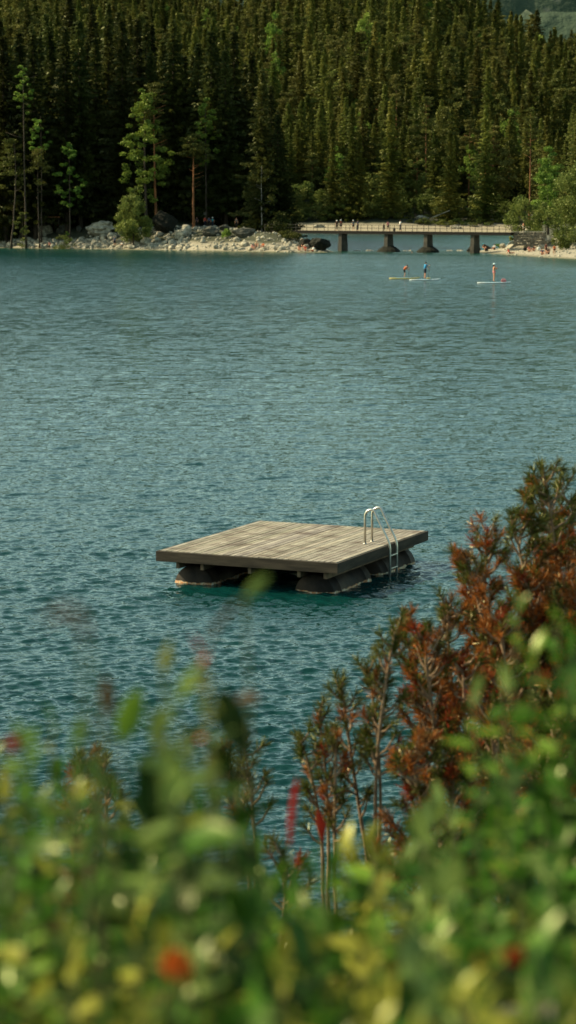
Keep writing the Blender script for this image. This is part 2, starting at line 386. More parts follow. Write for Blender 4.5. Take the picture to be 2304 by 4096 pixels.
# local: +x = wv, +y = uv
hx, hy = Wr/2, Lr/2
rr_ = random.Random(5)
mb = MB(); n = 30; pw = (2*hx-.02)/n; colr = []
for i in range(n):
    v = rr_.uniform(.72, 1.12)
    L2 = rr_.uniform(.995, 1.0)
    mb.box((-hx+.01+pw*(i+.5), 0.012*rr_.uniform(-1, 1), ZT-.02+rr_.uniform(-.003, .003)), (pw-.018, 2*(hy-.02)*L2, .04))
    colr += [(v, v*rr_.uniform(.94, 1), v*rr_.uniform(.86, .98))]*8
d = ob('deck', mesh_np('deck', mb.v, mb.f, M['planks'], False, {'plank': ('POINT', np.array(colr))}), raft)
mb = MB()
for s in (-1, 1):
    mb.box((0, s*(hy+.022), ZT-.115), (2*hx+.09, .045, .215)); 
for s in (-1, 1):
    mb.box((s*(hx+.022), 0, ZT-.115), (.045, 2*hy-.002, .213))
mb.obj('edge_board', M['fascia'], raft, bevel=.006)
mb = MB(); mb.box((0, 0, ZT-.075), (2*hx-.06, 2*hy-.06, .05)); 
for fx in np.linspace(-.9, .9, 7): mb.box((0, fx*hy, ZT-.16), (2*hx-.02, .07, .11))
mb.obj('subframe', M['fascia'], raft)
jx = [-.80, -.52, .02, .57, .86]
for jf in jx:
    mb = MB(); mb.box((jf*hx, 0, ZT-.295), (.075, 2*hy-.16, .15)); mb.obj('joist', M['joist'], raft, bevel=.005)
pr = .37; RY = Matrix.Rotation(math.pi/2, 3, 'X')
for px_ in (-.665, .70):
    for (y0, y1) in ((-hy+.28, -.25), (.35, hy-.2)):
        mb = MB(); L_ = y1-y0; prof = [(.03, -L_/2-.03), (.30, -L_/2-.025), (.445, -L_/2-.01), (.46, -L_/2+.02)]
        for t in (.16, .84): prof += [(.46, -L_/2+L_*t-.03), (.484, -L_/2+L_*t-.02), (.484, -L_/2+L_*t+.02), (.46, -L_/2+L_*t+.03)]
        prof += [(.46, L_/2-.03), (.44, L_/2+.02), (.03, L_/2+.06)]
        mb.lathe(prof, 36, RY, (px_*hx, (y0+y1)/2, -.07)); po = mb.obj('pontoon', M['pontoon'], raft, True)
lad_base = P(1460, 2176, ZT)-Vector((cen.x, cen.y, 0)); bx_ = lad_base.dot(wv); by_ = lad_base.dot(uv)+.2
inx = bx_-hx
mb = MB()
mb.box((.11, 0, -.22), (.06, .372, .025))
lad = mb.obj('ladder', M['steel'], raft, bevel=.006); lad.location = (hx, by_, ZT)
lad['label'] = 'steel swimming ladder with two hooped handrails over the raft edge'
for z_ in (-.50, -.78):
    mb = MB(); mb.box((.11, 0, z_), (.06, .372, .025)); mb.obj('rung', M['steel'], lad, bevel=.006)
for sy in (-.2, .2):
    pts = [(inx, sy, .0), (inx, sy, .56)]
    for a in np.linspace(0, 1, 8)[1:]:
        aa = math.pi-a*math.pi*.62
        pts.append((inx+.15+.15*math.cos(aa), sy, .60+.15*math.sin(aa)))
    pts += [(.06, sy, .12), (.10, sy, .02), (.11, sy, -.06), (.11, sy, -1.1)]
    mb = MB(); mb.tube(pts, .026, 10); mb.obj('handrail', M['steel'], lad, True)
    mb = MB(); mb.lathe([(.045, 0.002), (.045, .012), (.028, .02)], 12, None, (inx, sy, 0)); mb.obj('foot_plate', M['steel'], lad, True)

# ------------------------------------------------------------------ people
def skin_obj(name, verts, edges, radii, mat, parent, root=0, sub=2):
    me = bpy.data.meshes.new(name); me.from_pydata(verts, edges, []); me.materials.append(mat)
    o = ob(name, me, parent)
    md = o.modifiers.new('skin', 'SKIN'); md.use_smooth_shade = True
    for i, r in enumerate(radii): me.skin_vertices[0].data[i].radius = (r, r) if not isinstance(r, tuple) else r
    me.skin_vertices[0].data[root].use_root = True
    s = o.modifiers.new('sub', 'SUBSURF'); s.levels = 1; s.render_levels = sub
    return o
def pose(kind):
    p = dict(pel=(0, 0, .94), wai=(0, 0, 1.10), che=(0, .01, 1.30), neb=(0, .01, 1.43), nek=(0, 0, 1.50), hea=(0, -.02, 1.62), top=(0, 0, 1.71), nos=(0, -.10, 1.61),
             shL=(.17, .01, 1.40), elL=(.23, .02, 1.13), wrL=(.22, -.06, .89), haL=(.21, -.09, .80), shR=(-.17, .01, 1.40), elR=(-.23, .02, 1.13), wrR=(-.22, -.06, .89), haR=(-.21, -.09, .80),
             hiL=(.09, 0, .88), knL=(.11, -.02, .50), anL=(.12, .03, .09), toL=(.13, -.14, .04), hiR=(-.09, 0, .88), knR=(-.11, .0, .50), anR=(-.12, .05, .09), toR=(-.13, -.12, .04))
    if kind == 'walk':
        p.update(knL=(.09, -.14, .50), anL=(.10, -.16, .10), toL=(.10, -.32, .05), knR=(-.09, .06, .49), anR=(-.10, .28, .13), toR=(-.10, .14, .04), wrL=(.22, .08, .90), haL=(.21, .12, .82), wrR=(-.2, -.2, .94), haR=(-.2, -.26, .88))
    if kind == 'paddle':   # both hands on a shaft out to the left
        p.update(che=(0, -.03, 1.30), neb=(0, -.05, 1.42), nek=(0, -.06, 1.49), hea=(0, -.09, 1.60), top=(0, -.08, 1.69), nos=(0, -.18, 1.58),
                 shL=(.17, -.03, 1.38), elL=(.26, -.28, 1.24), wrL=(.26, -.48, 1.02), haL=(.26, -.54, .96), shR=(-.17, -.03, 1.38), elR=(-.10, -.30, 1.32), wrR=(.06, -.50, 1.36), haR=(.12, -.54, 1.38))
    if kind == 'bentpaddle':
        p.update(wai=(0, -.06, 1.06), che=(0, -.16, 1.22), neb=(0, -.24, 1.33), nek=(0, -.28, 1.38), hea=(0, -.34, 1.47), top=(0, -.36, 1.56), nos=(0, -.43, 1.43),
                 shL=(.17, -.22, 1.29), elL=(.27, -.40, 1.08), wrL=(.26, -.52, .86), haL=(.26, -.56, .80), shR=(-.17, -.22, 1.29), elR=(-.10, -.42, 1.20), wrR=(.06, -.55, 1.17), haR=(.12, -.58, 1.17),
                 knL=(.11, -.10, .50), knR=(-.11, -.06, .50), pel=(0, .05, .93), hiL=(.09, .05, .88), hiR=(-.09, .05, .88))
    if kind == 'armsup':
        p.update(elL=(.24, -.14, 1.22), wrL=(.10, -.26, 1.32), haL=(.03, -.28, 1.36), elR=(-.24, -.14, 1.20), wrR=(-.10, -.26, 1.22), haR=(-.03, -.28, 1.24))
    if kind in ('sit', 'recline'):
        p = {k: (v[0], v[1], v[2]-.82) for k, v in p.items()}
        lean = .12 if kind == 'sit' else .38
        for k in ('wai', 'che', 'neb', 'nek', 'hea', 'top', 'nos', 'shL', 'shR'):
            x, y, z = p[k]; p[k] = (x, y+lean*(z-.1), z*(1 if kind == 'sit' else .92))
        p.update(hiL=(.09, -.04, .10), hiR=(-.09, -.04, .10))
        if kind == 'sit':
            p.update(knL=(.13, -.38, .42), anL=(.13, -.62, .10), toL=(.13, -.80, .05), knR=(-.13, -.36, .43), anR=(-.13, -.58, .10), toR=(-.13, -.76, .05),
                     elL=(.24, -.16, .38), wrL=(.18, -.36, .40), haL=(.14, -.44, .42), elR=(-.24, -.16, .38), wrR=(-.18, -.34, .40), haR=(-.14, -.42, .42))
        else:
            p.update(knL=(.12, -.45, .22), anL=(.12, -.86, .08), toL=(.14, -.98, .16), knR=(-.12, -.45, .12), anR=(-.12, -.90, .07), toR=(-.14, -1.0, .16),
                     elL=(.27, .34, .26), wrL=(.25, .42, .06), haL=(.24, .48, .03), elR=(-.27, .34, .26), wrR=(-.25, .42, .06), haR=(-.24, .48, .03))
    return p
def person(label, loc, rz, kind='stand', top=None, bottom=None, hair='hair', hat=None, scale=1.0, group=None, fingers=False, longhair=False, vest=False, boots=None):
    t = thing('person', label, 'person', loc, rz, group); t.scale = (scale,)*3
    p = pose(kind)
    keys = ['pel', 'wai', 'che', 'neb', 'nek', 'hea', 'top', 'nos', 'shL', 'elL', 'wrL', 'haL', 'shR', 'elR', 'wrR', 'haR', 'hiL', 'knL', 'anL', 'toL', 'hiR', 'knR', 'anR', 'toR']
    rad = dict(pel=.135, wai=.115, che=.145, neb=.075, nek=.05, hea=.088, top=.06, nos=.022, shL=.06, elL=.042, wrL=.03, haL=.028, shR=.06, elR=.042, wrR=.03, haR=.028, hiL=.09, knL=.058, anL=.038, toL=.03, hiR=.09, knR=.058, anR=.038, toR=.03)
    V = [p[k] for k in keys]; ix = {k: i for i, k in enumerate(keys)}; r = [rad[k] for k in keys]
    E = [('pel', 'wai'), ('wai', 'che'), ('che', 'neb'), ('neb', 'nek'), ('nek', 'hea'), ('hea', 'top'), ('hea', 'nos'), ('che', 'shL'), ('shL', 'elL'), ('elL', 'wrL'), ('wrL', 'haL'), ('che', 'shR'), ('shR', 'elR'), ('elR', 'wrR'), ('wrR', 'haR'),
         ('pel', 'hiL'), ('hiL', 'knL'), ('knL', 'anL'), ('anL', 'toL'), ('pel', 'hiR'), ('hiR', 'knR'), ('knR', 'anR'), ('anR', 'toR')]
    Ei = [(ix[a], ix[b]) for a, b in E]
    if fingers:
        for sd in 'LR':
            w, hnd = Vector(p['wr'+sd]), Vector(p['ha'+sd]); dr = (hnd-w).normalized(); si = dr.cross(Vector((0, 0, 1))).normalized()
            for q in range(5):
                o_ = (q-2)*.02; ln_ = (.045, .075, .082, .075, .055)[q]
                a_ = hnd+si*o_+dr*.03; b_ = a_+dr*ln_*.5+Vector((0, 0, -.02)); 
                V += [tuple(a_), tuple(b_)]; r += [.010, .008]; n0 = len(V); Ei += [(ix['ha'+sd], n0-2), (n0-2, n0-1)]
    skin_obj('body', V, Ei, r, M['skin'], t)
    def shell(name, ks, es, g, mat, mids=()):
        V = [p[k] for k in ks]; rr = [rad[k]+g for k in ks]; E = [(ks.index(a), ks.index(b)) for a, b in es]
        for a, b, f_, rd in mids:
            V.append(tuple(Vector(p[a]).lerp(Vector(p[b]), f_))); rr.append(rd); E.append((ks.index(a), len(V)-1))
        return skin_obj(name, V, E, rr, mat, t)
    if top:
        if vest: shell('life_vest', ['pel', 'wai', 'che', 'neb'], [('pel', 'wai'), ('wai', 'che'), ('che', 'neb')], .05, top)
        else: shell('shirt', ['pel', 'wai', 'che', 'neb', 'shL', 'shR'], [('pel', 'wai'), ('wai', 'che'), ('che', 'neb'), ('che', 'shL'), ('che', 'shR')], .018, top, [('shL', 'elL', .6, .065), ('shR', 'elR', .6, .065)])
    if bottom:
        shell('shorts' if bottom[1] < .9 else 'trousers', ['wai', 'pel', 'hiL', 'hiR'] if bottom[1] < .9 else ['wai', 'pel', 'hiL', 'hiR', 'knL', 'knR'],
              [('wai', 'pel'), ('pel', 'hiL'), ('pel', 'hiR')]+([] if bottom[1] < .9 else [('hiL', 'knL'), ('hiR', 'knR')]), .022, bottom[0],
              [('hiL', 'knL', bottom[1], .085), ('hiR', 'knR', bottom[1], .085)] if bottom[1] < .9 else [('knL', 'anL', .85, .06), ('knR', 'anR', .85, .06)])
    # hair or hat
    mb = MB(); h_ = Vector(p['hea']); up = (Vector(p['top'])-Vector(p['nek'])).normalized(); Mx = up.to_track_quat('Z', 'Y').to_matrix()
    if hat:
        mb.lathe([(.175, -.015), (.175, .0), (.105, .012), (.10, .09), (.06, .115), (.01, .12)], 16, Mx, h_+up*.04); mb.obj('hat', hat, t, True)
    mb = MB(); mb.lathe([(.06, -.05), (.090, 0), (.090, .05), (.062, .095), (.01, .108)], 14, Mx, h_+up*.0+Vector((0, .018, 0)))
    if longhair: mb.tube([h_+Vector((0, .06, .02)), h_+Vector((0, .09, -.10)), h_+Vector((0, .09, -.24))], [.07, .06, .02], 8)
    mb.obj('hair', M[hair], t, True)
    return t
def feet(X, Y, dist=None, z=None):
    """stand someone where the line of sight through the photo point meets the ground"""
    d = ray(X, Y); lo = None
    ts = np.linspace(250, 700, 2200); z_ = HC+d.z*ts/d.y; hh = height(d.x*ts/d.y, ts)
    k = np.where((hh >= z_) & ((ts < 425) | (Y < 938)))[0]
    if len(k): tt = ts[k[0]]
    else: tt = min(max(P(X, Y, .45).y, 340), 374)
    return Vector((d.x*tt/d.y, tt, float(height(np.array([d.x*tt/d.y]), np.array([tt]))[0])))

M['board_y'] = simple('yellow_board', (.50, .42, .14), (.42, .35, .12), 4, .4, bs=.05)
M['board_w'] = simple('white_board', (.62, .66, .66), (.52, .58, .6), 4, .35, bs=.05)
M['board_b'] = simple('blue_board_trim', (.10, .35, .50), (.08, .28, .42), 4, .4, bs=.05)
M['paddle'] = simple('paddle_shaft', (.03, .03, .035), (.02, .02, .02), 4, .4, bs=.05)
def board(label, loc, rz, mat, L=3.2, trim=None):
    t = thing('paddle_board', label, 'paddleboard', loc, rz, 'stand-up paddleboards on the lake')
    n = 17; V = []; top_ = .11; 
    ys_ = np.linspace(-1, 1, n); prof = [(-1, .35), (-.93, .8), (-.6, 1), (.6, 1), (.93, .8), (1, .35)]
    for y_ in ys_:
        w = .38*(1-abs(y_)**3.2)**.55 if abs(y_) < 1 else .03; w = max(w, .04); lift = .16*max(0, y_-.55)**1.5*2
        for a, zf_ in ((-1, .55), (-.9, 0), (.9, 0), (1, .55), (.9, 1), (-.9, 1)):
            V.append((a*w, y_*L/2, -.02+zf_*top_+lift))
    Fs = []
    for i in range(n-1):
        for k in range(6): Fs.append((i*6+k, i*6+(k+1) % 6, (i+1)*6+(k+1) % 6, (i+1)*6+k))
    Fs += [tuple(range(6))[::-1], tuple((n-1)*6+k for k in range(6))]
    mb = MB(); mb.add(V, Fs); mb.obj('hull', mat, t, True)
    mb = MB(); mb.box((0, -.1, .0965), (.5, L*.45, .01)); mb.obj('deck_pad', trim or M['board_b'], t)
    mb = MB(); mb.add([(-.005, -L/2+.15, -.01), (-.005, -L/2+.4, -.01), (-.005, -L/2+.2, -.22), (.005, -L/2+.15, -.01), (.005, -L/2+.4, -.01), (.005, -L/2+.2, -.22)], [(0, 1, 2), (3, 5, 4), (0, 3, 4, 1), (1, 4, 5, 2), (2, 5, 3, 0)]); mb.obj('fin', M['paddle'], t)
    return t
def paddle(label, a, b):
    a, b = Vector(a), Vector(b); t = thing('paddle', label, 'paddle', a)
    d = b-a; dn = d.normalized()
    mb = MB(); mb.tube([(0, 0, 0), d], .016, 7); mb.obj('shaft', M['paddle'], t, True)
    mb = MB(); mb.tube([Vector((-.06, 0, 0)), Vector((.06, 0, 0))], .02, 7); mb.obj('grip', M['paddle'], t, True)
    mb = MB(); q = dn.to_track_quat('Z', 'Y').to_matrix(); 
    V = [(-.02, 0, 0), (-.09, .01, .12), (-.10, .015, .32), (-.05, .015, .42), (.05, .015, .42), (.10, .015, .32), (.09, .01, .12), (.02, 0, 0)]
    V = [Vector(v) for v in V]; V2 = [v+Vector((0, .012, 0)) for v in V]
    mb.add([d+q @ v for v in V+V2], [tuple(range(8)), tuple(range(15, 7, -1))]+[(i, 8+i, 8+(i+1) % 8, (i+1) % 8) for i in range(8)]); mb.obj('blade', M['paddle'], t)
def paddler(X, Y, facing, mat, blabel, plabel, padlabel, kind, L=3.2, sc=1.0, brz=None, **kw):
    p = P(X, Y, 0.05); brz = facing if brz is None else brz
    bo = board(blabel, (p.x, p.y, 0), brz, mat, L)
    bo.location = Vector((p.x, p.y, .03))
    pe = person(plabel, (p.x, p.y, .135), facing+math.pi, kind, scale=sc, fingers=True, **kw)
    mt = Matrix.Translation(pe.location) @ Matrix.Rotation(pe.rotation_euler.z, 4, 'Z') @ Matrix.Scale(sc, 4)
    if padlabel:
        ps = pose(kind); a = Vector(ps['haR'])+Vector((0, 0, .06)); b = Vector(ps['haL']); d = (b-a).normalized()
        a2 = a; b2 = a+d*1.62
        paddle(padlabel, mt @ a2, mt @ b2)
# facing +x direction: board +y axis -> rotate -90deg
pos = {}
paddler(1618, 1114, R(-88), M['board_y'], 'yellow paddleboard leftmost of the three on the lake', 'paddler in red life vest bending over a yellow board', 'paddle held by the stooping paddler in red vest', 'bentpaddle', 3.2, .86, top=orange, vest=True, bottom=(black, .75))
paddler(1700, 1120, R(-72), M['board_w'], 'white paddleboard under the paddler in blue shirt', 'tall paddler in blue shirt and dark shorts standing on white board', 'paddle held by the paddler in blue shirt', 'paddle', 3.2, 1.03, brz=R(-84), top=blue, bottom=(navy, .85))
paddler(1976, 1132, R(-80), M['board_w'], 'white paddleboard rightmost of three, under the woman in pale cap', 'woman in pale cap and swimsuit standing on rightmost paddleboard', None, 'armsup', 3.3, 1.05, brz=R(-90), bottom=(pink, .12), hat=palecap, longhair=True)
def bag(name, label, loc, mat, s=(.45, .3, .3), rz=0, cat='bag'):
    t = thing(name, label, cat, loc, rz)
    bm = bmesh.new(); bmesh.ops.create_icosphere(bm, subdivisions=3, radius=1)
    for v in bm.verts:
        q = v.co; f_ = (abs(q.x)**4+abs(q.y)**4+abs(q.z)**4)**.25; q /= f_; q.x *= s[0]/2; q.y *= s[1]/2; q.z = q.z*s[2]/2*(1-.15*abs(q.x)/s[0])+s[2]/2
    me = bpy.data.meshes.new('sack'); bm.to_mesh(me); bm.free(); me.materials.append(mat)
    for p_ in me.polygons: p_.use_smooth = True
    ob('sack', me, t)
    mb = MB(); mb.tube([(-.3*s[0], 0, s[2]*.9), (-.2*s[0], 0, s[2]*1.2), (.2*s[0], 0, s[2]*1.2), (.3*s[0], 0, s[2]*.9)], .015, 6); mb.obj('strap', mat, t, True)
    return t
q = P(1976, 1132, 0.05); bag('dry_bag', 'pink bag lying on the rightmost paddleboard', (q.x+.95, q.y+.05, .135), pink, (.5, .35, .3))
q = P(1700, 1120, 0.05); bag('bundle', 'small straw-coloured bundle on the white board of the blue-shirted paddler', (q.x+.35, q.y+.0, .135), cloth('straw_cloth', (.5, .42, .2)), (.45, .3, .16))

# ------------------------------------------------------------------ rocks
def rock_mesh(seed, mat, layered=False, sub=4):
    r = random.Random(seed); bm = bmesh.new(); bmesh.ops.create_icosphere(bm, subdivisions=sub, radius=1)
    pl = []
    for i in range(16):
        n = Vector((r.gauss(0, 1), r.gauss(0, 1), r.gauss(0, .8))).normalized(); pl.append((n, r.uniform(.55, .85)))
    from mathutils import noise as mn
    o = Vector((seed*3.7, seed*1.3, 0))
    for v in bm.verts:
        c = v.co.copy()
        for n, d in pl:
            k = c.dot(n)
            if k > d: c -= n*(k-d)*.92
        c += c.normalized()*(mn.noise(c*2.2+o)*.12+mn.noise(c*6+o)*.07)
        if layered: 
            c.x *= 1+.10*math.sin(c.z*11+1.5*mn.noise(c*1.5+o)); c.y *= 1+.10*math.sin(c.z*11+1.5*mn.noise(c*1.5+o))
        v.co = c
    me = bpy.data.meshes.new('rock'); bm.to_mesh(me); bm.free(); me.materials.append(mat)
    return me
def boulder(label, x0, y0, x1, y1, seed, dark=False, moss=False, layered=False, deep=.8, cat='boulder', group=None):
    """boulder filling the photo box x0..x1, y0..y1, foot on the ground"""
    f = feet((x0+x1)/2, y1); D = f.y; s = D/F
    w, h = (x1-x0)*s, (y1-y0)*s
    me = rock_mesh(seed, M['moss'] if moss else M['rock_dark'] if dark else M['rock'], layered)
    co = np.array([v.co for v in me.vertices]); mn_, mx = co.min(0), co.max(0); sz = mx-mn_
    me.transform(Matrix.Translation((-(mn_[0]+mx[0])/2, -(mn_[1]+mx[1])/2, -mn_[2])))
    me.transform(Matrix.Diagonal((w/sz[0], w*deep/sz[1], h*1.15/sz[2], 1)))
    o = ob('boulder', me); o.location = (f.x, f.y+w*deep*.4, f.z-h*.12)
    return tagp(o, label, cat, group)
boulder('large pale layered limestone boulder on the left beach beside the round bush', 340, 887, 462, 950, 3, layered=True)
boulder('squat pale boulder left of the dead red branches', 135, 899, 210, 944, 5)
boulder('grey shaded boulder right of the dead red branches', 222, 892, 272, 934, 7, dark=True)
boulder('dark low boulder at the far left forest edge', 40, 905, 104, 947, 9, dark=True)
boulder('small dark boulder standing near the far left young tree', 106, 903, 132, 935, 11, dark=True)
boulder('small dark pointed rock behind the grassy tuft', 305, 904, 328, 930, 12, dark=True)
boulder('huge dark sloping boulder in shade right of the round bush', 598, 846, 712, 938, 14, moss=True)
boulder('pale-faced boulder at the foot of the lone pine', 695, 922, 752, 960, 16)
boulder('rounded grey boulder touching the lone pine trunk', 720, 900, 766, 940, 17)
boulder('dark blocky boulder below the shaded walkers', 806, 908, 878, 947, 19, dark=True)
boulder('rounded grey boulder beside the small green shrub', 874, 899, 916, 922, 21, dark=True)
boulder('flat dark rock slab right of the small green shrub', 926, 912, 1028, 952, 23, dark=True, deep=.5)
boulder('brown-grey boulder just right of the round bush foot', 560, 943, 605, 980, 25)
boulder('pale knobbly boulder between layered boulder and round bush', 428, 930, 478, 960, 26)
boulder('pale slab below the round bush', 495, 944, 530, 966, 27)
boulder('black mossy rock mound in shallow water by the bridge pier', 1238, 955, 1325, 1004, 31, moss=True)
boulder('dark rock mound right of the leftmost bridge pier', 1195, 955, 1262, 992, 33, moss=True)
boulder('tilted grey rock on the right slope above the sitting trio', 2150, 942, 2212, 985, 35)
boulder('pale block on the right slope near the path', 2128, 932, 2172, 960, 36)
boulder('brown rock lying on the right beach beside the white tent', 1998, 974, 2026, 993, 37)
boulder('low rock behind the two sunbathers on the right beach', 2150, 975, 2184, 996, 39)
boulder('large grey rock at the right edge of the slope', 2215, 950, 2262, 985, 41)
rocks = [rock_mesh(100+i, M['rock'], sub=2) for i in range(6)]
rr_ = random.Random(8)
def small_rock(X, Y, size, group, label):
    f = feet(X, Y); s = size*f.y/F/2
    o = ob('rock', rocks[rr_.randrange(6)]); o.location = (f.x, f.y, f.z+s*.2); o.rotation_euler = (rr_.uniform(-.4, .4), rr_.uniform(-.4, .4), rr_.uniform(0, 6.28))
    o.scale = (s*rr_.uniform(.8, 1.4), s*rr_.uniform(.8, 1.2), s*rr_.uniform(.6, .95))
    tagp(o, label, 'rock', group)
for i in range(285):
    X = rr_.uniform(0, 1) ; X = X*760 if rr_.random() < .75 else X*1290
    yw = 992+X*.0135
    Y = yw-4-abs(rr_.gauss(0, 1))*20
    if Y < 925: continue
    small_rock(X, Y, rr_.choice([14, 17, 20, 24, 30, 38]), 'pale stones strewn along the left beach', 'pale angular limestone lying among others on the left beach')
for i in range(46):
    X = rr_.uniform(2070, 2304); yw = 1014+(X-2000)*.078
    Y = yw-5-rr_.random()**.7*(55+(X-2070)*.15)
    small_rock(X, Y, rr_.choice([9, 12, 16, 24]), 'pale stones on the right beach slope', 'pale angular stone lying on the slope of the right beach')
# fine rubble nobody could count
rv = np.random.RandomState(4); base = np.array([v.co for v in rocks[0].vertices]); bf = np.array([list(p.vertices) for p in rocks[0].polygons])
def rubble(name, label, gen, n):
    Vs, Fs = [], []; k = 0
    for i in range(n):
        x, y, s = gen()
        z = hz(x, y)
        if z < -.05: continue
        a = rv.rand()*6.28; Mz = np.array([[math.cos(a), -math.sin(a), 0], [math.sin(a), math.cos(a), 0], [0, 0, .7]])
        Vs.append(base @ Mz*s*np.array([1, rv.uniform(.7, 1.2), 1])+[x, y, z+s*.15]); Fs.append(bf+k*len(base)); k += 1
    o = ob(name, mesh_np(name, np.concatenate(Vs), np.concatenate(Fs), M['rock'])); tagp(o, label, 'rubble', kind='stuff')
def g1():
    X = rv.uniform(-200, 1300); D = rv.uniform(362, 402); s = rv.choice([.14, .2, .3, .42], p=[.4, .3, .2, .1])
    return (X-1152)/F*D, D, s
rubble('beach_rubble', 'fine pale rubble covering the left beach', g1, 3600)
def g2():
    X = rv.uniform(1840, 2400); D = rv.uniform(318, 372); s = rv.choice([.06, .1, .16, .26], p=[.5, .3, .15, .05])
    return (X-1152)/F*D, D, s
rubble('slope_rubble', 'fine pale rubble on the right beach', g2, 700)

# ------------------------------------------------------------------ footbridge
A, B_ = PD(1072, 918, 388), PD(2058, 931, 359)
bd = thing('footbridge', 'long low concrete footbridge with thin railings on five stout piers', 'bridge', (A+B_)/2, math.atan2(B_.y-A.y, B_.x-A.x))
bl = (B_-A).length; tilt = math.atan2(B_.z-A.z, math.hypot(B_.x-A.x, B_.y-A.y))
def bu(X):   # local x of the place on the bridge under photo column X
    k = (X-1152)/F; t = (A.x-k*A.y)/(k*(B_.y-A.y)-(B_.x-A.x)); return (t-.5)*bl, t
mb = MB(); mb.box((0, 0, -.10), (bl, 2.0, .14)); mb.box((0, -.9, -.32), (bl-.1, .16, .34)); mb.box((0, .9, -.32), (bl-.1, .16, .34)); mb.obj('deck', M['deckdark'], bd)
for s in (-1, 1):
    mb = MB()
    for z_ in (.45, .95): mb.tube([(-bl/2, s*.95, z_), (bl/2, s*.95, z_)], .028, 6)
    n = 22
    for i in range(n+1):
        x_ = -bl/2+bl*i/n; mb.box((x_, s*.95, .47), (.06, .05, .98))
    mb.obj('railing', M['railm'], bd)
for X, yb in ((1181, 968), (1370, 984), (1552, 983), (1709, 984), (1895, 985)):
    lx, t = bu(X)
    mb = MB(); V = []
    for z_, w, l in ((-.3, .42, .85), (-.55, .34, .75), (-3.4, .40, .9)):
        V += [(lx-w, -l, z_), (lx+w, -l, z_), (lx+w, l, z_), (lx-w, l, z_)]
    mb.add(V, [(0, 3, 2, 1), (8, 9, 10, 11)]+[(k*4+i, k*4+(i+1) % 4, (k+1)*4+(i+1) % 4, (k+1)*4+i) for k in (0, 1) for i in range(4)])
    mb.obj('pier', M['concrete'], bd, bevel=.04)
for X, hw, cn in ((1552, 2.25, True), (1709, 2.0, True)):
    lx, t = bu(X); z0 = -((A.z+B_.z)/2)
    mb = MB(); V = []
    for z_, w in ((z0+1.0, .75), (z0+.8, 1.1), (z0+.35, 1.7), (z0-.2, hw), (z0-.6, hw+.1)):
        for a in np.linspace(0, 2*math.pi, 17)[:-1]:
            jit = 1+.05*math.sin(a*5+z_*3); V.append((lx+w*math.cos(a)*jit, w*.9*math.sin(a)*jit, z_))
    mb.add(V, [tuple(range(16))]+[(k*16+i, (k+1)*16+i, (k+1)*16+(i+1) % 16, k*16+(i+1) % 16) for k in range(4) for i in range(16)])
    mb.obj('pier_footing', M['moss'], bd)
for x0, x1, y0, lab, sd in ((1345, 1398, 980, 'dark rock heap at the foot of the second bridge pier', 51), (1868, 1925, 983, 'brown rocks at the foot of the rightmost bridge pier', 52)):
    boulder(lab, x0, y0, x1, 1006, sd, moss=True, deep=1.0)
for X, sd, w in ((1430, 61, 40), (1478, 62, 34), (1622, 63, 26), (1640, 64, 16), (1800, 65, 30), (1840, 66, 34)):
    p = P(X, 1004, 0); o = ob('rock', rocks[sd % 6]); s = w*p.y/F/2; o.location = (p.x, p.y, -.05); o.scale = (s*1.3, s*.8, .28); tagp(o, 'low dark rock awash between the bridge piers', 'rock', 'low rocks awash between the piers')
# stone abutment wall on the right
wl_ = thing('stone_wall', 'rough stone retaining wall below the path at the right bridge end', 'wall', (0, 0, 0))
mb = MB(); rr_ = random.Random(3); p0, p1 = P(2050, 973, 1.55), P(2150, 968, 1.6)
p0 = Vector((34.6, 359.0, 1.2)); p1 = Vector((39.2, 358.2, 1.3))
n = 12
for row in range(5):
    x = 0; L_ = (p1-p0).length
    while x < L_:
        w = rr_.uniform(.35, .8); c = p0.lerp(p1, min(1, (x+w/2)/L_)); h_ = .42
        mb.box((c.x, c.y+rr_.uniform(-.12, .08)+row*.05, p0.z+row*h_+h_/2+rr_.uniform(-.04, .04)), (w-.03, .5, h_*rr_.uniform(.8, 1.12)), Matrix.Rotation(rr_.uniform(-.09, .09), 3, 'Y') @ Matrix.Rotation(rr_.uniform(-.15, .15), 3, 'Z')); x += w
mb.obj('stonework', simple('wall_stone', (.22, .18, .13), (.09, .075, .055), 2.5, .95, bs=.8, bd=.1), wl_, bevel=.07)
mb = MB(); mb.box(((p0.x+p1.x)/2, p0.y+.35, p0.z+2.16), (5.2, .9, .1)); mb.obj('coping', M['rock'], wl_, bevel=.02)
# log, stairs, railing, sign
def log(name, label, cat, pts, rad, mat, n=8):
    mb = MB(); c = Vector(pts[0]); mb.tube([Vector(p)-c for p in pts], rad, n); o = mb.obj(name, mat, None, True); o.location = c; return tagp(o, label, cat)
a = feet(1950, 988); log('driftwood', 'dark leaning driftwood stump beside the rightmost bridge pier', 'driftwood', [a+Vector((.9, 0, -.1)), a+Vector((.3, 0, .5)), a+Vector((-.45, .1, 1.1)), a+Vector((-.7, .1, 1.45))], [.35, .38, .2, .05], M['bark'])
a = feet(258, 925); mb = MB(); rr_ = random.Random(2)
for i in range(9):
    an = rr_.uniform(-.7, .7); mb.tube([(0, 0, -.2), (.5*an, rr_.uniform(-.3, .3), 1.1), (1.5*an-.3, rr_.uniform(-.5, .5), rr_.uniform(1.8, 2.9))], [.07, .05, .015], 5)
    mb.tube([(.5*an, 0, 1.0), (.5*an+rr_.uniform(-.6, .6), .1, 1.9)], [.03, .01], 4)
o = mb.obj('dead_shrub', M['deadred']); o.location = a+Vector((-.9, 0, 0)); o.scale = (.8, .8, .8); tagp(o, 'bare red dead shrub between two boulders under the wooden railing', 'shrub')
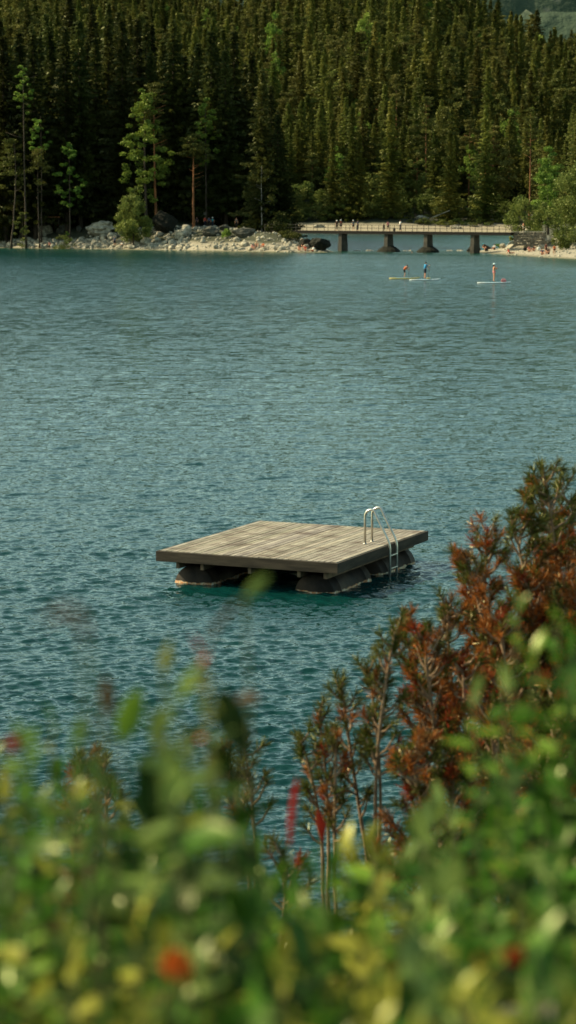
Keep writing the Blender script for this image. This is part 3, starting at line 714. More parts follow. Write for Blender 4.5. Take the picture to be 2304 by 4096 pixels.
t = thing('railing', 'rusty wooden handrail in the shade above the dead red shrub', 'railing', PD(207, 885, 404))
mb = MB(); mb.box((0, 0, .72), (2.8, .08, .09)); mb.obj('top_rail', M['bark_pine'], t)
for x_ in (-1.2, 0, 1.2): mb = MB(); mb.box((x_, .05, .1), (.09, .09, 1.3)); mb.obj('post', M['bark'], t)
t = thing('information_sign', 'small pale sign on a thin post beside the shaded walkers', 'sign', feet(820, 906))
mb = MB(); mb.box((0, 0, 1.2), (.07, .07, 2.4)); mb.obj('post', M['railm'], t)
mb = MB(); mb.box((0, -.05, 2.2), (.5, .03, .42)); mb.obj('sign_board', M['rock_dark'], t, bevel=.01)
# plank stair on the far shore
t = thing('wooden_stairs', 'pale wooden plank stairs climbing the far bank behind the bridge', 'stairs', P(1730, 870, 4.0))
pp = PD(1732, 868, 618); t.location = pp; mb = MB()
rs_ = random.Random(1)
for i in range(11): mb.box((i*.42, .2, i*.165), (.36, 1.1, .07))
for s in (-.4, .7): mb.tube([(-.2, s, -.15), (4.5, s, 1.75)], .11, 6)
mb.obj('treads', M['rock'], t)
boulder('pale flat rock on the far beach left of the bridge middle', 1250, 897, 1300, 912, 71)
boulder('pale rock outcrop below the wooden stairs on the far shore', 1665, 862, 1720, 884, 72)
boulder('rock ledge on the far beach behind the bridge right half', 1800, 900, 1850, 916, 73)

# ------------------------------------------------------------------ people on shore and bridge
def on_bridge(X, side=0.0):
    lx, tt = bu(X); p = A.lerp(B_, tt); n_ = Vector((-(B_-A).y, (B_-A).x, 0)).normalized(); return p+n_*side+Vector((0, 0, -.03))
GB = None
person('person in pale hat and black clothes, leftmost of those on the bridge', on_bridge(1346), R(20), 'stand', black, (black, 1), hat=white, scale=.95)
person('person in pale hat and dark red top, second from left on the bridge', on_bridge(1358, .3), R(-20), 'stand', cloth('maroon', (.16, .05, .04)), (navy, .6), hat=white)
person('person in white hat and grey shirt mid-left on the bridge', on_bridge(1411), R(10), 'walk', grey, (black, .6), hat=white, scale=.98)
person('person in dark blue clothes walking behind the white hat on the bridge', on_bridge(1429), R(60), 'stand', denim, (navy, 1))
person('child in dark clothes on the bridge beside the pink shirt', on_bridge(1533), R(0), 'stand', black, (black, 1), scale=.72)
person('person in pink shirt on the bridge near the third pier', on_bridge(1549), R(30), 'walk', pink, (black, .7), scale=.95)
person('person in white shirt and dark trousers walking on the bridge by a backpack', on_bridge(1598), R(-60), 'walk', white, (navy, 1), scale=1.05)
q = on_bridge(1574); bag('backpack', 'black backpack standing on the bridge left of the white shirt', q, black, (.4, .35, .55))
person('shirtless person in white shorts walking on the path at the right bridge end', feet(2093, 925), R(-70), 'walk', None, (white, .6), scale=1.05)
def pa(label, X, Y, rz, kind, top, bottom, **kw): return person(label, feet(X, Y), R(rz), kind, top, bottom, **kw)
pa('person in red jacket on the dark path at the left bridge end', 1087, 915, 60, 'stand', red, (black, 1))
pa('walker in bright red top in the forest shade', 820, 908, 20, 'stand', red, (navy, 1))
pa('walker in teal jacket and white cap in the forest shade', 851, 910, -30, 'walk', teal, (navy, 1), hat=white)
pa('walker in dark blue shirt between red and teal walkers', 836, 908, 0, 'stand', denim, (black, 1))
pa('walker in green shirt in the forest shade', 879, 908, 10, 'stand', green, (navy, 1))
pa('walker in grey shirt, second from right in the forest shade', 924, 911, 30, 'stand', grey, (black, 1))
pa('walker in dull brown shirt, rightmost in the forest shade', 946, 913, -20, 'stand', cloth('brown_cloth', (.10, .08, .07)), (black, 1))
pa('walker in dark clothes left of the sign post', 788, 908, -20, 'stand', navy, (black, 1))
pa('person in white and red sitting by the small green shrub', 950, 946, 10, 'sit', white, (red, .6))
pa('person in maroon top sitting in shade at the far left', 91, 944, 0, 'sit', cloth('maroon', (.16, .05, .04)), (black, .8))
pa('person in red sitting at the left edge of the beach', 8, 935, 0, 'sit', red, (black, .7))
pa('sunlit woman in pink top sitting on the left beach stones', 199, 986, 40, 'sit', pink, (black, .5), longhair=True)
pa('man in blue-grey shirt and dark shorts standing on the left beach', 459, 987, 15, 'stand', cloth('dusty_blue', (.13, .18, .26)), (navy, .8), scale=1.03)
pa('person in white and green sitting beside the standing man', 487, 988, -30, 'sit', white, (green, .5))
pa('person in pale top sitting lowest of the trio on the left beach', 1010, 998, 30, 'sit', pink, (white, .5))
pa('fair-haired person in sand-coloured shirt sitting up in the trio', 1027, 988, 0, 'sit', cloth('sand_cloth', (.45, .34, .2)), (grey, .6), hair='hairf', scale=1.1)
pa('person in orange-red swimwear sitting rightmost in the trio', 1053, 992, -30, 'sit', orange, (orange, .4))
pa('dark-haired bather sitting left in the group near the beach tip', 1196, 1003, 20, 'sit', None, (black, .4))
pa('bather in dark top sitting behind the group near the beach tip', 1211, 992, 0, 'sit', black, (black, .4))
pa('bather in red sitting in the middle near the beach tip', 1221, 1004, 0, 'sit', red, (red, .4))
pa('bather in white and red at the right end near the beach tip', 1251, 1005, -40, 'recline', white, (red, .4))
pa('bather in bright orange crouching at the water by the right beach', 1853, 1007, 30, 'sit', orange, (orange, .6), scale=.8)
pa('child in bright red swimsuit on the right beach edge', 1897, 1007, 10, 'sit', red, (red, .6))
pa('bather with bare back sitting next to the red child', 1915, 1001, -10, 'sit', None, (red, .5))
pa('dark-haired sitter behind at the foot of the right pier', 1903, 991, 0, 'sit', cloth('maroon', (.16, .05, .04)), (black, .6))
pa('person in black top and teal cap by the driftwood', 1935, 1000, 20, 'sit', black, (teal, .6), hat=teal, scale=1.1)
pa('person in white shirt sitting in the middle of the right beach', 1977, 999, -30, 'sit', white, (black, .7))
pa('sunbather in red leaning back with legs stretched out on the right beach', 2039, 1015, 90, 'recline', red, (black, .4))
pa('sunbather in pink top sitting left of two dark bags', 2116, 1008, 20, 'sit', pink, (black, .4))
pa('person in black sitting beside the pink top sunbather', 2136, 1005, -20, 'sit', black, (black, .6))
pa('person in dark blue at the left of the standing trio by the rocks', 2168, 1020, 10, 'sit', denim, (black, .7), scale=1.1)
pa('person in dark red standing in the trio by the rocks', 2184, 1018, 30, 'stand', cloth('maroon', (.16, .05, .04)), (black, .6), scale=.95)
pa('person in black bending beside the dark red shirt', 2194, 1017, -30, 'sit', black, (black, .6), scale=1.1)
pa('bather in orange top at the right of the trio', 2217, 1021, 0, 'stand', orange, (black, .4), scale=.85)
for X, Y, mt, lb in ((1946, 1006, black, 'black bag on the sand by the driftwood'), (2156, 1002, white, 'white bag beside the person in black'), (2100, 1003, black, 'dark bag next to the pink top sunbather')):
    bag('beach_bag', lb, feet(X, Y), mt, (.55, .4, .5))
t = thing('beach_shelter', 'white and pale blue beach shelter pitched below the stone wall', 'tent', feet(2050, 990))
mb = MB(); V = []
for j in range(9):
    for i in range(9):
        u, v = i/8, j/8; x_ = (u-.5)*2.1; z_ = 1.05*math.sin(math.pi*min(.98, .05+.9*u))*(1-.55*v**2); V.append((x_, (v-.3)*1.3, z_+.02*math.sin(i*3+j)))
mb.add(V, [(j*9+i, j*9+i+1, (j+1)*9+i+1, (j+1)*9+i) for j in range(8) for i in range(8)]); 
o = mb.obj('canopy', cloth('pale_blue_cloth', (.55, .68, .72)), t, True); sd = o.modifiers.new('thick', 'SOLIDIFY'); sd.thickness = .02
mb = MB()
for x_ in (-1, 1): mb.tube([(x_, -.4, 0), (x_*.7, -.4, .7), (0, -.4, 1.07)], .015, 5)
mb.obj('pole', M['steel'], t)
p = P(1648, 1012, 0); person('swimmer with head above the water near the bridge', (p.x, p.y, -1.52), 0, 'stand', None, (black, .4), hair='hairf')
p = P(2296, 1034, 0); board('pale blue paddleboard beached at the right frame edge', (p.x+.9, p.y-.1, .05), R(-82), M['board_w'], 3.2)

# ------------------------------------------------------------------ trees
def cards(name, c, u, v, mat, parent=None, fold=None, attrs=None):
    """n small leaf-sized quads: centres c, half axes u and v"""
    n = len(c); V = np.stack([c-u, c+v, c+u, c-v], 1).reshape(-1, 3); Q = np.arange(n*4).reshape(n, 4)
    return mesh_np(name, V, Q, mat, False, attrs)
def rvec(r, n): 
    a = r.normal(size=(n, 3)); return a/np.linalg.norm(a, axis=1)[:, None]
def spruce_mesh(seed, H=28., Rr=3.4, mat=None, bare=.10, dens=1.0):
    r = np.random.RandomState(seed); cs, us, vs = [], [], []
    z = H*bare
    while z < H*.985:
        t = (z-H*bare)/(H*(1-bare)); L = Rr*(1-t)**.88*r.uniform(.62, 1.12)+.12
        nb = max(3, int((5+3*(1-t))*dens)); a0 = r.rand()*6.28
        for b in range(nb):
            a = a0+b*6.283/nb+r.normal(0, .22); Lb = L*r.uniform(.55, 1.25); m_ = max(2, int(Lb/.30))
            k = (np.arange(m_)+r.rand(m_))/m_; rad = Lb*k; dr = np.array([math.cos(a), math.sin(a), 0]); sd = np.array([-dr[1], dr[0], 0])
            droop = -.42*rad*(1.15-.55*k)+.10*Lb*k**3
            for q in (-1, 1):
                wv_ = (1-.7*k)*.45*r.uniform(.5, 1.1, m_)
                c = dr*rad[:, None]+sd*(q*wv_)[:, None]; c[:, 2] += z+droop+r.normal(0, .06, m_)-abs(wv_)*.25
                cs.append(c)
                u = dr*.40+sd*q*.28+r.normal(0, .09, (m_, 3)); u[:, 2] -= .16
                v = sd*.14-dr*.06+r.normal(0, .06, (m_, 3)); v[:, 2] -= .10
                us.append(u*.72); vs.append(v)
            hs = dr*rad[:, None]; hs[:, 2] += z+droop-.2; cs.append(hs); us.append(np.tile([0, 0, .26], (m_, 1))+r.normal(0, .08, (m_, 3))); vs.append(np.tile(dr*.18, (m_, 1))+r.normal(0, .06, (m_, 3)))
        z += r.uniform(.42, .78)*(1.0 if t < .8 else .7)
    c = np.concatenate(cs); u = np.concatenate(us); v = np.concatenate(vs)
    c = np.r_[c, [[0, 0, H-.1]]]; u = np.r_[u, [[0, 0, .5]]]; v = np.r_[v, [[.08, 0, 0]]]
    return cards('crown', c, u, v, mat)
def trunk_mesh(H, r0, mat, bend=0, seed=0, limbs=0, z0=.3):
    r = random.Random(seed); mb = MB(); pts = []; n = 8
    bx, by = r.uniform(-1, 1)*bend, r.uniform(-1, 1)*bend
    for i in range(n+1):
        t = i/n; pts.append((bx*math.sin(t*2.2)+r.uniform(-.05, .05)*bend, by*math.sin(t*2.6), H*t-.4*(i == 0)))
    mb.tube(pts, [r0*(1.25 if i == 0 else 1-i/n*.85) for i in range(n+1)], 7)
    for k in range(limbs):
        t = z0+(1-z0)*(k+r.random())/limbs*.92; p = Vector(pts[int(t*n)]).lerp(Vector(pts[min(n, int(t*n)+1)]), t*n-int(t*n)); a = r.uniform(0, 6.28); L = H*.16*(1.1-t*.6)
        q = p+Vector((math.cos(a)*L*.5, math.sin(a)*L*.5, L*.12)); e = p+Vector((math.cos(a)*L, math.sin(a)*L, L*.30))
        mb.tube([p, q, e], [r0*.22, r0*.14, .02], 5)
    return mesh_np('trunk', mb.v, mb.f, mat, True)
def clump_crown(seed, H, W, z0, mat, n=3600, leaf=.22, nc=34, flat=.6, top=1.0, core=.35, depth=1.0, rnd=False, cs=1.0):
    """leaves in uneven clumps spread through an egg-shaped volume"""
    r = np.random.RandomState(seed); cc = rvec(r, nc)*(core+(1-core)*r.rand(nc, 1)**.6)
    cz = (cc[:, 2]+1)/2; cc[:, 2] = z0+cz*(H-z0)
    wid = np.sin(np.clip(cz, .04, 1)**(.75*top)*math.pi*.93+.12)**.7 
    if rnd or mat in (M['bushy'],): wid = np.full(nc, .95); sub_ = (cz < .5); cc[sub_, :2] *= 1.12
    cc[:, 0] *= W*wid*1.1; cc[:, 1] *= W*wid*depth*1.1
    sz = W*r.uniform(.18, .42, nc)*cs
    k = r.randint(0, nc, n); d = rvec(r, n)*(r.rand(n, 1)**.45)*sz[k][:, None]; d[:, 2] *= flat
    c = cc[k]+d
    u = rvec(r, n)*leaf*r.uniform(.6, 1.2, (n, 1)); w_ = rvec(r, n); v = np.cross(u, w_); v = v/np.linalg.norm(v, axis=1)[:, None]*leaf*.55
    return cards('crown', c, u, v, mat)
def pine_mesh(seed, H, W, mat, z0=.55, n=2600, leaf=.20):
    r = np.random.RandomState(seed); nc = 26; t = z0+(1-z0)*r.rand(nc)**.8; t[0] = .98
    a = r.rand(nc)*6.283; rad = W*r.uniform(.2, 1.0, nc)*(1.1-.75*((t-z0)/(1-z0))**1.5); rad[0] = 0
    cc = np.c_[np.cos(a)*rad, np.sin(a)*rad, t*H+rad*.12]
    k = r.randint(0, nc, n); d = rvec(r, n)*(r.rand(n, 1)**.5)*np.array([1.15, 1.15, .45])*r.uniform(.6, 1.15, nc)[k][:, None]
    c = cc[k]+d; u = rvec(r, n)*leaf*1.2; u[:, 2] = abs(u[:, 2])*.8; w_ = rvec(r, n); v = np.cross(u, w_); v = v/np.linalg.norm(v, axis=1)[:, None]*leaf*.4
    return cards('crown', c, u, v, mat)
def make_tree(name, label, cat, crown, trunk, group=None, loc=(0, 0, 0), rz=0, sc=1.0):
    t = thing(name, label, cat, loc, rz, group); t.scale = sc if hasattr(sc, '__len__') else (sc,)*3
    ob('crown', crown, t); ob('trunk', trunk, t); return t

sp_shaded = [(spruce_mesh(i, 28, 4.4+.6*(i % 2), M['spruce_shaded'], .12), trunk_mesh(27, .28, M['bark'])) for i in range(4)]
sp_hill = [(spruce_mesh(20+i, 24, 4.9+.8*(i % 3), M['spruce'], .04, .8), trunk_mesh(23, .24, M['bark'])) for i in range(4)]
pine_h = [(pine_mesh(40+i, 22, 2.6, M['pine'], .50+.08*i), trunk_mesh(21.5, .22, M['bark_pine'], .3, i, 7, .5)) for i in range(3)]
decid = [(clump_crown(60+i, 12, 3.4, 2, M['beech'], 3000, .24), trunk_mesh(10, .2, M['bark'], .3, i, 6)) for i in range(2)]
fullp = [(clump_crown(65+i, 17, 2.9, 5-2*i, (M['pine'], M['spruce'], M['bushy'])[i], 3200, .26, 44, .6, .9), trunk_mesh(15, .2, M['bark_pine'], .3, i, 8, .3)) for i in range(3)]
willow = [(clump_crown(70+i, 6, 3.2, .1, M['bushy'], 3400, .20, 30, .8, .8), trunk_mesh(4.5, .12, M['bark'], .3, i, 6)) for i in range(3)]
def place(pair, name, label, cat, x, y, rz, sc, group):
    z = hz(x, y)-.1
    return make_tree(name, label, cat, pair[0], pair[1], group, (x, y, z), rz, sc)
def height_for(X, Ytop, x, y):      # height of a tree at (x,y) whose tip shows at photo row Ytop
    return (PD(X, Ytop, y).z-hz(x, y))
rr_ = random.Random(77)
# left shore forest: every near tree is its own object
under = [clump_crown(110+i, 5, 3.0, 0, M['spruce_shaded'], 2400, .22, 40, .8, .8, rnd=True) for i in range(2)]; under_t = trunk_mesh(3, .1, M['bark'], .2, 9, 5)
used = []
def free(x, y, d): return all((x-a)**2+(y-b)**2 > d*d for a, b in used)
front = [(-40, 60), (30, -10), (95, 55), (150, 5), (215, 60), (275, 90), (330, 20), (395, 130), (445, 70), (500, 10), (560, 60), (610, 190), (660, 140), (700, 60), (745, 210), (800, 150), (850, 100), (905, 190), (940, 110), (985, 250), (1010, 180), (1050, 265), (1085, 330), (1112, 440), (1128, 520)]
GL = 'dark spruces crowding the left shore forest'
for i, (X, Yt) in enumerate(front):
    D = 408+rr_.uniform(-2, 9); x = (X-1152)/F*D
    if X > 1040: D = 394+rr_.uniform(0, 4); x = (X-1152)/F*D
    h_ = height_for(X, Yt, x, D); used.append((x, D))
    place(sp_shaded[i % 4], 'spruce', 'tall dark spruce in the front rank of the left shore forest', 'spruce tree', x, D, rr_.uniform(0, 6.28), (min(h_, 38)/28*rr_.uniform(.9, 1.1), min(h_, 38)/28*rr_.uniform(.9, 1.1), min(h_, 36)/28), 'spruces in the front rank of the left shore forest')
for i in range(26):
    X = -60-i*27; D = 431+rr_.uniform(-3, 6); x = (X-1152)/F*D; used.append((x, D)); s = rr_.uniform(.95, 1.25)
    place(sp_shaded[i % 4], 'spruce', 'tall dark spruce on the left shore beyond the frame edge', 'spruce tree', x, D, rr_.uniform(0, 6.28), (s, s, s), 'spruces on the left shore beyond the frame edge')
cnt = 0
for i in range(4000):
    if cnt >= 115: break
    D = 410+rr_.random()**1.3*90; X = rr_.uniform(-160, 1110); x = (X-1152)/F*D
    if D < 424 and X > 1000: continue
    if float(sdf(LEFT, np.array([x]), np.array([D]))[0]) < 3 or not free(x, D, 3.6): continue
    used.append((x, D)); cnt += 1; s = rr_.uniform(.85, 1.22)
    place(sp_shaded[rr_.randrange(4)], 'spruce', 'dark spruce standing deeper in the left shore forest', 'spruce tree', x, D, rr_.uniform(0, 6.28), (s*rr_.uniform(.85, 1.1), s, s), GL)
for i in range(46):
    X = rr_.uniform(-80, 1085); D = rr_.uniform(407, 420) if X < 1000 else rr_.uniform(397, 404); x = (X-1152)/F*D; s = rr_.uniform(.35, .8)
    t = make_tree('dark_bush', 'dark understory bush beneath the left shore forest', 'bush', under[i % 2], under_t, 'dark bushes beneath the left shore forest', (x, D, hz(x, D)-.1), rr_.uniform(0, 6.28), (s*1.3, s*1.3, s))
# single trees one can tell apart on the left
def special(name, label, cat, X, Ybase, Ytop, crown_fn, trunk_fn, D=None, foot=True, group=None):
    if D is None: f = feet(X, Ybase); D = f.y
    x = (X-1152)/F*D; z = hz(x, D)-.1; H = PD(X, Ytop, D).z-z
    return make_tree(name, label, cat, crown_fn(H, D/F), trunk_fn(H), group, (x, D, z))
special('beech_tree', 'broad bright green beech glowing among the dark left spruces', 'broadleaf tree', 590, 930, 335, lambda H, s: clump_crown(81, H, 105*s, H*.16, M['beech'], 9000, .22, 110, .55, .8, cs=.62), lambda H: trunk_mesh(H*.9, .3, M['bark'], .4, 3, 9, .35), D=399)
special('maple_tree', 'slender green maple right of the broad beech in the dark forest', 'broadleaf tree', 830, 930, 368, lambda H, s: clump_crown(82, H, 48*s, H*.42, M['beech'], 3200, .22, 44, .6, cs=.8), lambda H: trunk_mesh(H*.92, .2, M['bark'], .3, 4, 5, .5), D=404)
special('maple_tree', 'small bright leafed maple above the left boulders', 'broadleaf tree', 285, 930, 568, lambda H, s: clump_crown(83, H, 66*s, H*.34, M['beech'], 2400, .22, 44, .5, cs=.6), lambda H: trunk_mesh(H*.92, .15, M['bark'], .3, 5, 7, .4), D=400)
special('maple_tree', 'pale green maple with tiered leaves left of the small bright maple', 'broadleaf tree', 172, 930, 420, lambda H, s: clump_crown(84, H, 44*s, H*.55, M['beech'], 1600, .22, 30, .5, cs=.7), lambda H: trunk_mesh(H*.92, .16, M['bark'], .3, 6, 5, .5), D=402)
special('maple_tree', 'high green treetop at the upper left of the dark forest', 'broadleaf tree', 112, 930, 222, lambda H, s: clump_crown(85, H, 44*s, H*.66, M['beech'], 1500, .24, 30, .5, cs=.7), lambda H: trunk_mesh(H*.95, .2, M['bark'], .3, 7, 5, .6), D=399)
special('scots_pine', 'lone bare-stemmed pine with bushy top on the left beach edge', 'pine tree', 778, 944, 538, lambda H, s: pine_mesh(5, H, 62*s, M['pine'], .70, 3200, .2), lambda H: trunk_mesh(H*.97, .24, M['bark_pine'], .9, 12, 12, .42), D=396)
special('scots_pine', 'thin pine stem with sparse low crown at the far left', 'pine tree', 165, 935, 600, lambda H, s: pine_mesh(6, H, 50*s, M['pine'], .62, 1200, .18), lambda H: trunk_mesh(H*.97, .14, M['bark'], .4, 13, 8, .5), D=399)
special('scots_pine', 'tall pine stem rising directly behind the round bush', 'pine tree', 630, 925, 335, lambda H, s: pine_mesh(7, H, 58*s, M['pine'], .70, 2600, .2), lambda H: trunk_mesh(H*.97, .26, M['bark_pine'], .4, 14, 10, .55), D=400)
special('scots_pine', 'crooked pine stem at the left frame edge of the forest', 'pine tree', 50, 935, 560, lambda H, s: pine_mesh(8, H, 60*s, M['pine'], .55, 1500, .2), lambda H: trunk_mesh(H*.97, .2, M['bark'], 1.2, 15, 8, .4), D=400)
special('birch_tree', 'thin nearly bare birch with pale trunk near the left bridge end', 'birch tree', 1050, 930, 655, lambda H, s: clump_crown(86, H, 60*s, H*.35, M['spruce_shaded'], 1300, .12, 30, .6), lambda H: trunk_mesh(H*.97, .12, M['bark_birch'], .5, 16, 14, .3), D=392)
special('willow_bush', 'large round olive green bush on the left beach', 'bush', 538, 945, 783, lambda H, s: clump_crown(87, H, 62*s, .05, M['bushy'], 9000, .17, 70, .9, .72), lambda H: trunk_mesh(H*.8, .12, M['bark'], .3, 17, 8, .1), D=391)
special('young_tree', 'small leafy treetop poking up behind the large round bush', 'broadleaf tree', 545, 930, 742, lambda H, s: clump_crown(88, H, 26*s, H*.6, M['bushy'], 1300, .16, 14, .6), lambda H: trunk_mesh(H*.9, .08, M['bark'], .2, 18, 4), D=395)
special('young_tree', 'young leafy sapling in front of the dark forest at far left', 'sapling', 96, 938, 826, lambda H, s: clump_crown(89, H, 32*s, .3, M['bushy'], 1100, .14, 22, .6), lambda H: trunk_mesh(H*.9, .05, M['bark'], .2, 19, 5), D=394)
special('green_shrub', 'small bright green shrub beside the flat dark slab', 'shrub', 903, 962, 914, lambda H, s: clump_crown(90, H, 26*s, .02, M['beech'], 1500, .11, 18, .9, .8), lambda H: trunk_mesh(H*.7, .04, M['bark'], .1, 20, 4, .1), D=386)
special('green_shrub', 'low grassy shrub on the stones left of the layered boulder', 'shrub', 262, 968, 944, lambda H, s: clump_crown(91, H, 40*s, .0, M['bushy'], 1200, .10, 24, .6, .8), lambda H: trunk_mesh(H*.7, .03, M['bark'], .1, 21, 4, .1), D=395)
special('green_shrub', 'little green shrub in front of the grey shaded boulder', 'shrub', 276, 940, 922, lambda H, s: clump_crown(92, H, 16*s, .0, M['beech'], 500, .10, 12, .7, .8), lambda H: trunk_mesh(H*.7, .03, M['bark'], .1, 22, 4, .1), D=399)
special('dark_bush', 'dark bush hanging over the left end of the bridge', 'bush', 1118, 962, 838, lambda H, s: clump_crown(93, H, 48*s, .05, M['spruce_shaded'], 3000, .16, 40, .8, .75), lambda H: trunk_mesh(H*.7, .08, M['bark'], .2, 23, 6, .1), D=386)
special('dark_bush', 'low dark bush spreading below the left bridge end', 'bush', 1145, 978, 930, lambda H, s: clump_crown(94, H, 55*s, .0, M['spruce_shaded'], 2200, .13, 34, .8, .75), lambda H: trunk_mesh(H*.7, .05, M['bark'], .2, 24, 6, .1), D=381)

# right shore trees
special('beech_tree', 'bright green tall broadleaf tree at the right behind the beach', 'broadleaf tree', 2185, 925, 588, lambda H, s: clump_crown(95, H, 66*s, H*.12, M['beech'], 7000, .20, 60, .6, .95), lambda H: trunk_mesh(H*.9, .2, M['bark'], .3, 25, 9, .2), D=388)
special('willow_bush', 'big olive green bush at the right frame edge', 'bush', 2318, 985, 640, lambda H, s: clump_crown(96, H, 100*s, .05, M['bushy'], 12000, .19, 110, .8, .85), lambda H: trunk_mesh(H*.8, .18, M['bark'], .3, 26, 9, .15), D=362)
special('willow_bush', 'olive bush left of the bright green tree, behind the stone wall', 'bush', 2090, 928, 785, lambda H, s: clump_crown(97, H, 62*s, .05, M['bushy'], 5000, .17, 60, .8, .8), lambda H: trunk_mesh(H*.8, .1, M['bark'], .3, 27, 8, .15), D=380)
special('willow_bush', 'low olive bush on the right slope above the rocks', 'bush', 2262, 1000, 905, lambda H, s: clump_crown(98, H, 55*s, .05, M['bushy'], 3600, .14, 50, .8, .8), lambda H: trunk_mesh(H*.8, .06, M['bark'], .2, 28, 6, .15), D=352)
special('willow_bush', 'olive bush between the path and the bright green tree', 'bush', 2175, 930, 815, lambda H, s: clump_crown(99, H, 60*s, .05, M['bushy'], 4200, .16, 50, .8, .8), lambda H: trunk_mesh(H*.8, .08, M['bark'], .2, 29, 6, .15), D=376)
special('green_shrub', 'small bright shrub on the sand behind the white shirt sitter', 'shrub', 1990, 990, 970, lambda H, s: clump_crown(100, H, 16*s, .0, M['beech'], 500, .09, 12, .8, .8), lambda H: trunk_mesh(H*.7, .03, M['bark'], .1, 30, 4, .1), D=374)
special('green_shrub', 'bright shrub beside the abutment at the right bridge end', 'shrub', 2040, 975, 940, lambda H, s: clump_crown(101, H, 16*s, .0, M['bushy'], 700, .10, 14, .8, .8), lambda H: trunk_mesh(H*.7, .03, M['bark'], .1, 31, 4, .1), D=368)

# far shore: willows along the beach, then the first ranks of the hillside as single trees
GW = 'olive willow bushes along the far beach'
for i in range(16):
    X = 1640+i*27+rr_.uniform(-8, 8); D = 609+rr_.uniform(0, 6); x = (X-1152)/F*D; s = rr_.uniform(.16, .34)
    place(willow[i % 3], 'low_shrub', 'low olive shrub growing on the far beach behind the bridge', 'shrub', x, D, rr_.uniform(0, 6.28), (s*2, s*1.4, s), 'low shrubs on the far beach behind the bridge')
for i, (X, Yt) in enumerate([(1165, 800), (1210, 812), (1262, 800), (1310, 822), (1355, 790), (1405, 812), (1450, 775), (1490, 800), (1530, 828), (1590, 838), (1640, 850), (1700, 872), (1760, 868), (1830, 858), (1880, 850), (1940, 855), (1985, 846), (2035, 840)]):
    D = 619+rr_.uniform(0, 3); x = (X-1152)/F*D; h_ = height_for(X, Yt+10, x, D); s = max(.3, h_/6)
    place(willow[i % 3], 'willow_bush', 'rounded olive willow bush in the row along the far beach', 'bush', x, D, rr_.uniform(0, 6.28), (s*rr_.uniform(1.0, 1.4), s, s), GW)
for i in range(22):
    X = 1150+i*41+rr_.uniform(-12, 12); D = 626+rr_.uniform(0, 10); x = (X-1152)/F*D; s = rr_.uniform(.8, 1.5)*(1 if X < 1600 else .7); used.append((x, D))
    place(willow[i % 3], 'willow_bush', 'taller olive bush in the second row above the far beach', 'bush', x, D, rr_.uniform(0, 6.28), (s*1.1, s, s*1.15), 'taller olive bushes above the far beach')
for X, Yt, lb in ((1170, 470, 'pine with short orange stem, leftmost on the lit hillside'), (1577, 300, 'tall pine with bright orange bare stem mid-hillside'), (1520, 360, 'pine left of the tall orange-stemmed one on the hillside'), (1700, 390, 'dead-looking brown pine right of the tall orange-stemmed one'), (1868, 480, 'leftmost of the orange-stemmed pines above the right bridge end'), (1900, 520, 'second orange-stemmed pine above the right bridge end'), (2110, 430, 'tall pine with long orange stem left of the bright green tree'), (1960, 500, 'pine with dull stem between the orange-stemmed ones'), (1300, 330, 'pine with reddish crown stems on the left part of the hillside')):
    D = {1577: 690, 2110: 560, 1170: 700, 1520: 700, 1300: 720}.get(X, 650); x = (X-1152)/F*D; z = hz(x, D); h_ = PD(X, Yt, D).z-z
    used.append((x, D))
    make_tree('scots_pine', lb, 'pine tree', pine_h[X % 3][0], pine_h[(X+1) % 3][1], None, (x, D, z), rr_.uniform(0, 6.28), (1.05, 1.05, max(.5, h_/22)))
for i, (X, D) in enumerate(((1250, 640), (1460, 652), (1660, 640), (1820, 660), (1400, 690), (1930, 640), (1120, 660), (2030, 650), (1740, 700))):
    x = (X-1152)/F*D; used.append((x, D)); s = rr_.uniform(.75, 1.1)
    place(fullp[i % 3], 'pine_tree', 'full-crowned tree rounding out among the hillside spruces', 'pine tree', x, D, rr_.uniform(0, 6.28), (s, s, s*1.1), 'full-crowned trees among the hillside spruces')
GH = 'spruces on the lower hillside behind the bridge'
cnt = 0
for i in range(20000):
    if cnt >= 150: break
    D = 641+rr_.random()*64; X = rr_.uniform(1060, 2420); x = (X-1152)/F*D
    if not free(x, D, 4.0): continue
    used.append((x, D)); cnt += 1; s = rr_.uniform(.55, 1.1)
    place(sp_hill[rr_.randrange(4)], 'spruce', 'spruce on the lower hillside across the lake', 'spruce tree', x, D, rr_.uniform(0, 6.28), (s*rr_.uniform(.9, 1.15), s, s), GH)
for i in range(20000):       # trees right of the bridge on the near right land
    if cnt >= 185: break
    D = 400+rr_.random()**.8*210; X = rr_.uniform(2110, 2600); x = (X-1152)/F*D
    if not free(x, D, 4.2) or float(sdf(RIGHT, np.array([x]), np.array([D]))[0]) < 6 or (D < 430 and X < 2230): continue
    used.append((x, D)); cnt += 1; s = rr_.uniform(.5, .85)
    place(sp_hill[rr_.randrange(4)], 'spruce', 'spruce in the wood on the right shore', 'spruce tree', x, D, rr_.uniform(0, 6.28), (s*1.1, s*1.1, s), 'spruces in the wood on the right shore')
GD = 'small green broadleaf trees dotted over the hillside'
for i in range(26):
    D = rr_.uniform(640, 1150); X = rr_.uniform(1180, 2304) if i > 7 else rr_.uniform(600, 1200); x = (X-1152)/F*D
    if D < 720 and i < 8: D += 150; x = (X-1152)/F*D
    s = rr_.uniform(.9, 1.5)*(1+.4*(D > 800))
    place(decid[i % 2], 'broadleaf_tree', 'green broadleaf tree among the hillside spruces', 'broadleaf tree', x, D, rr_.uniform(0, 6.28), (s*.8, s*.8, s*1.35), GD)
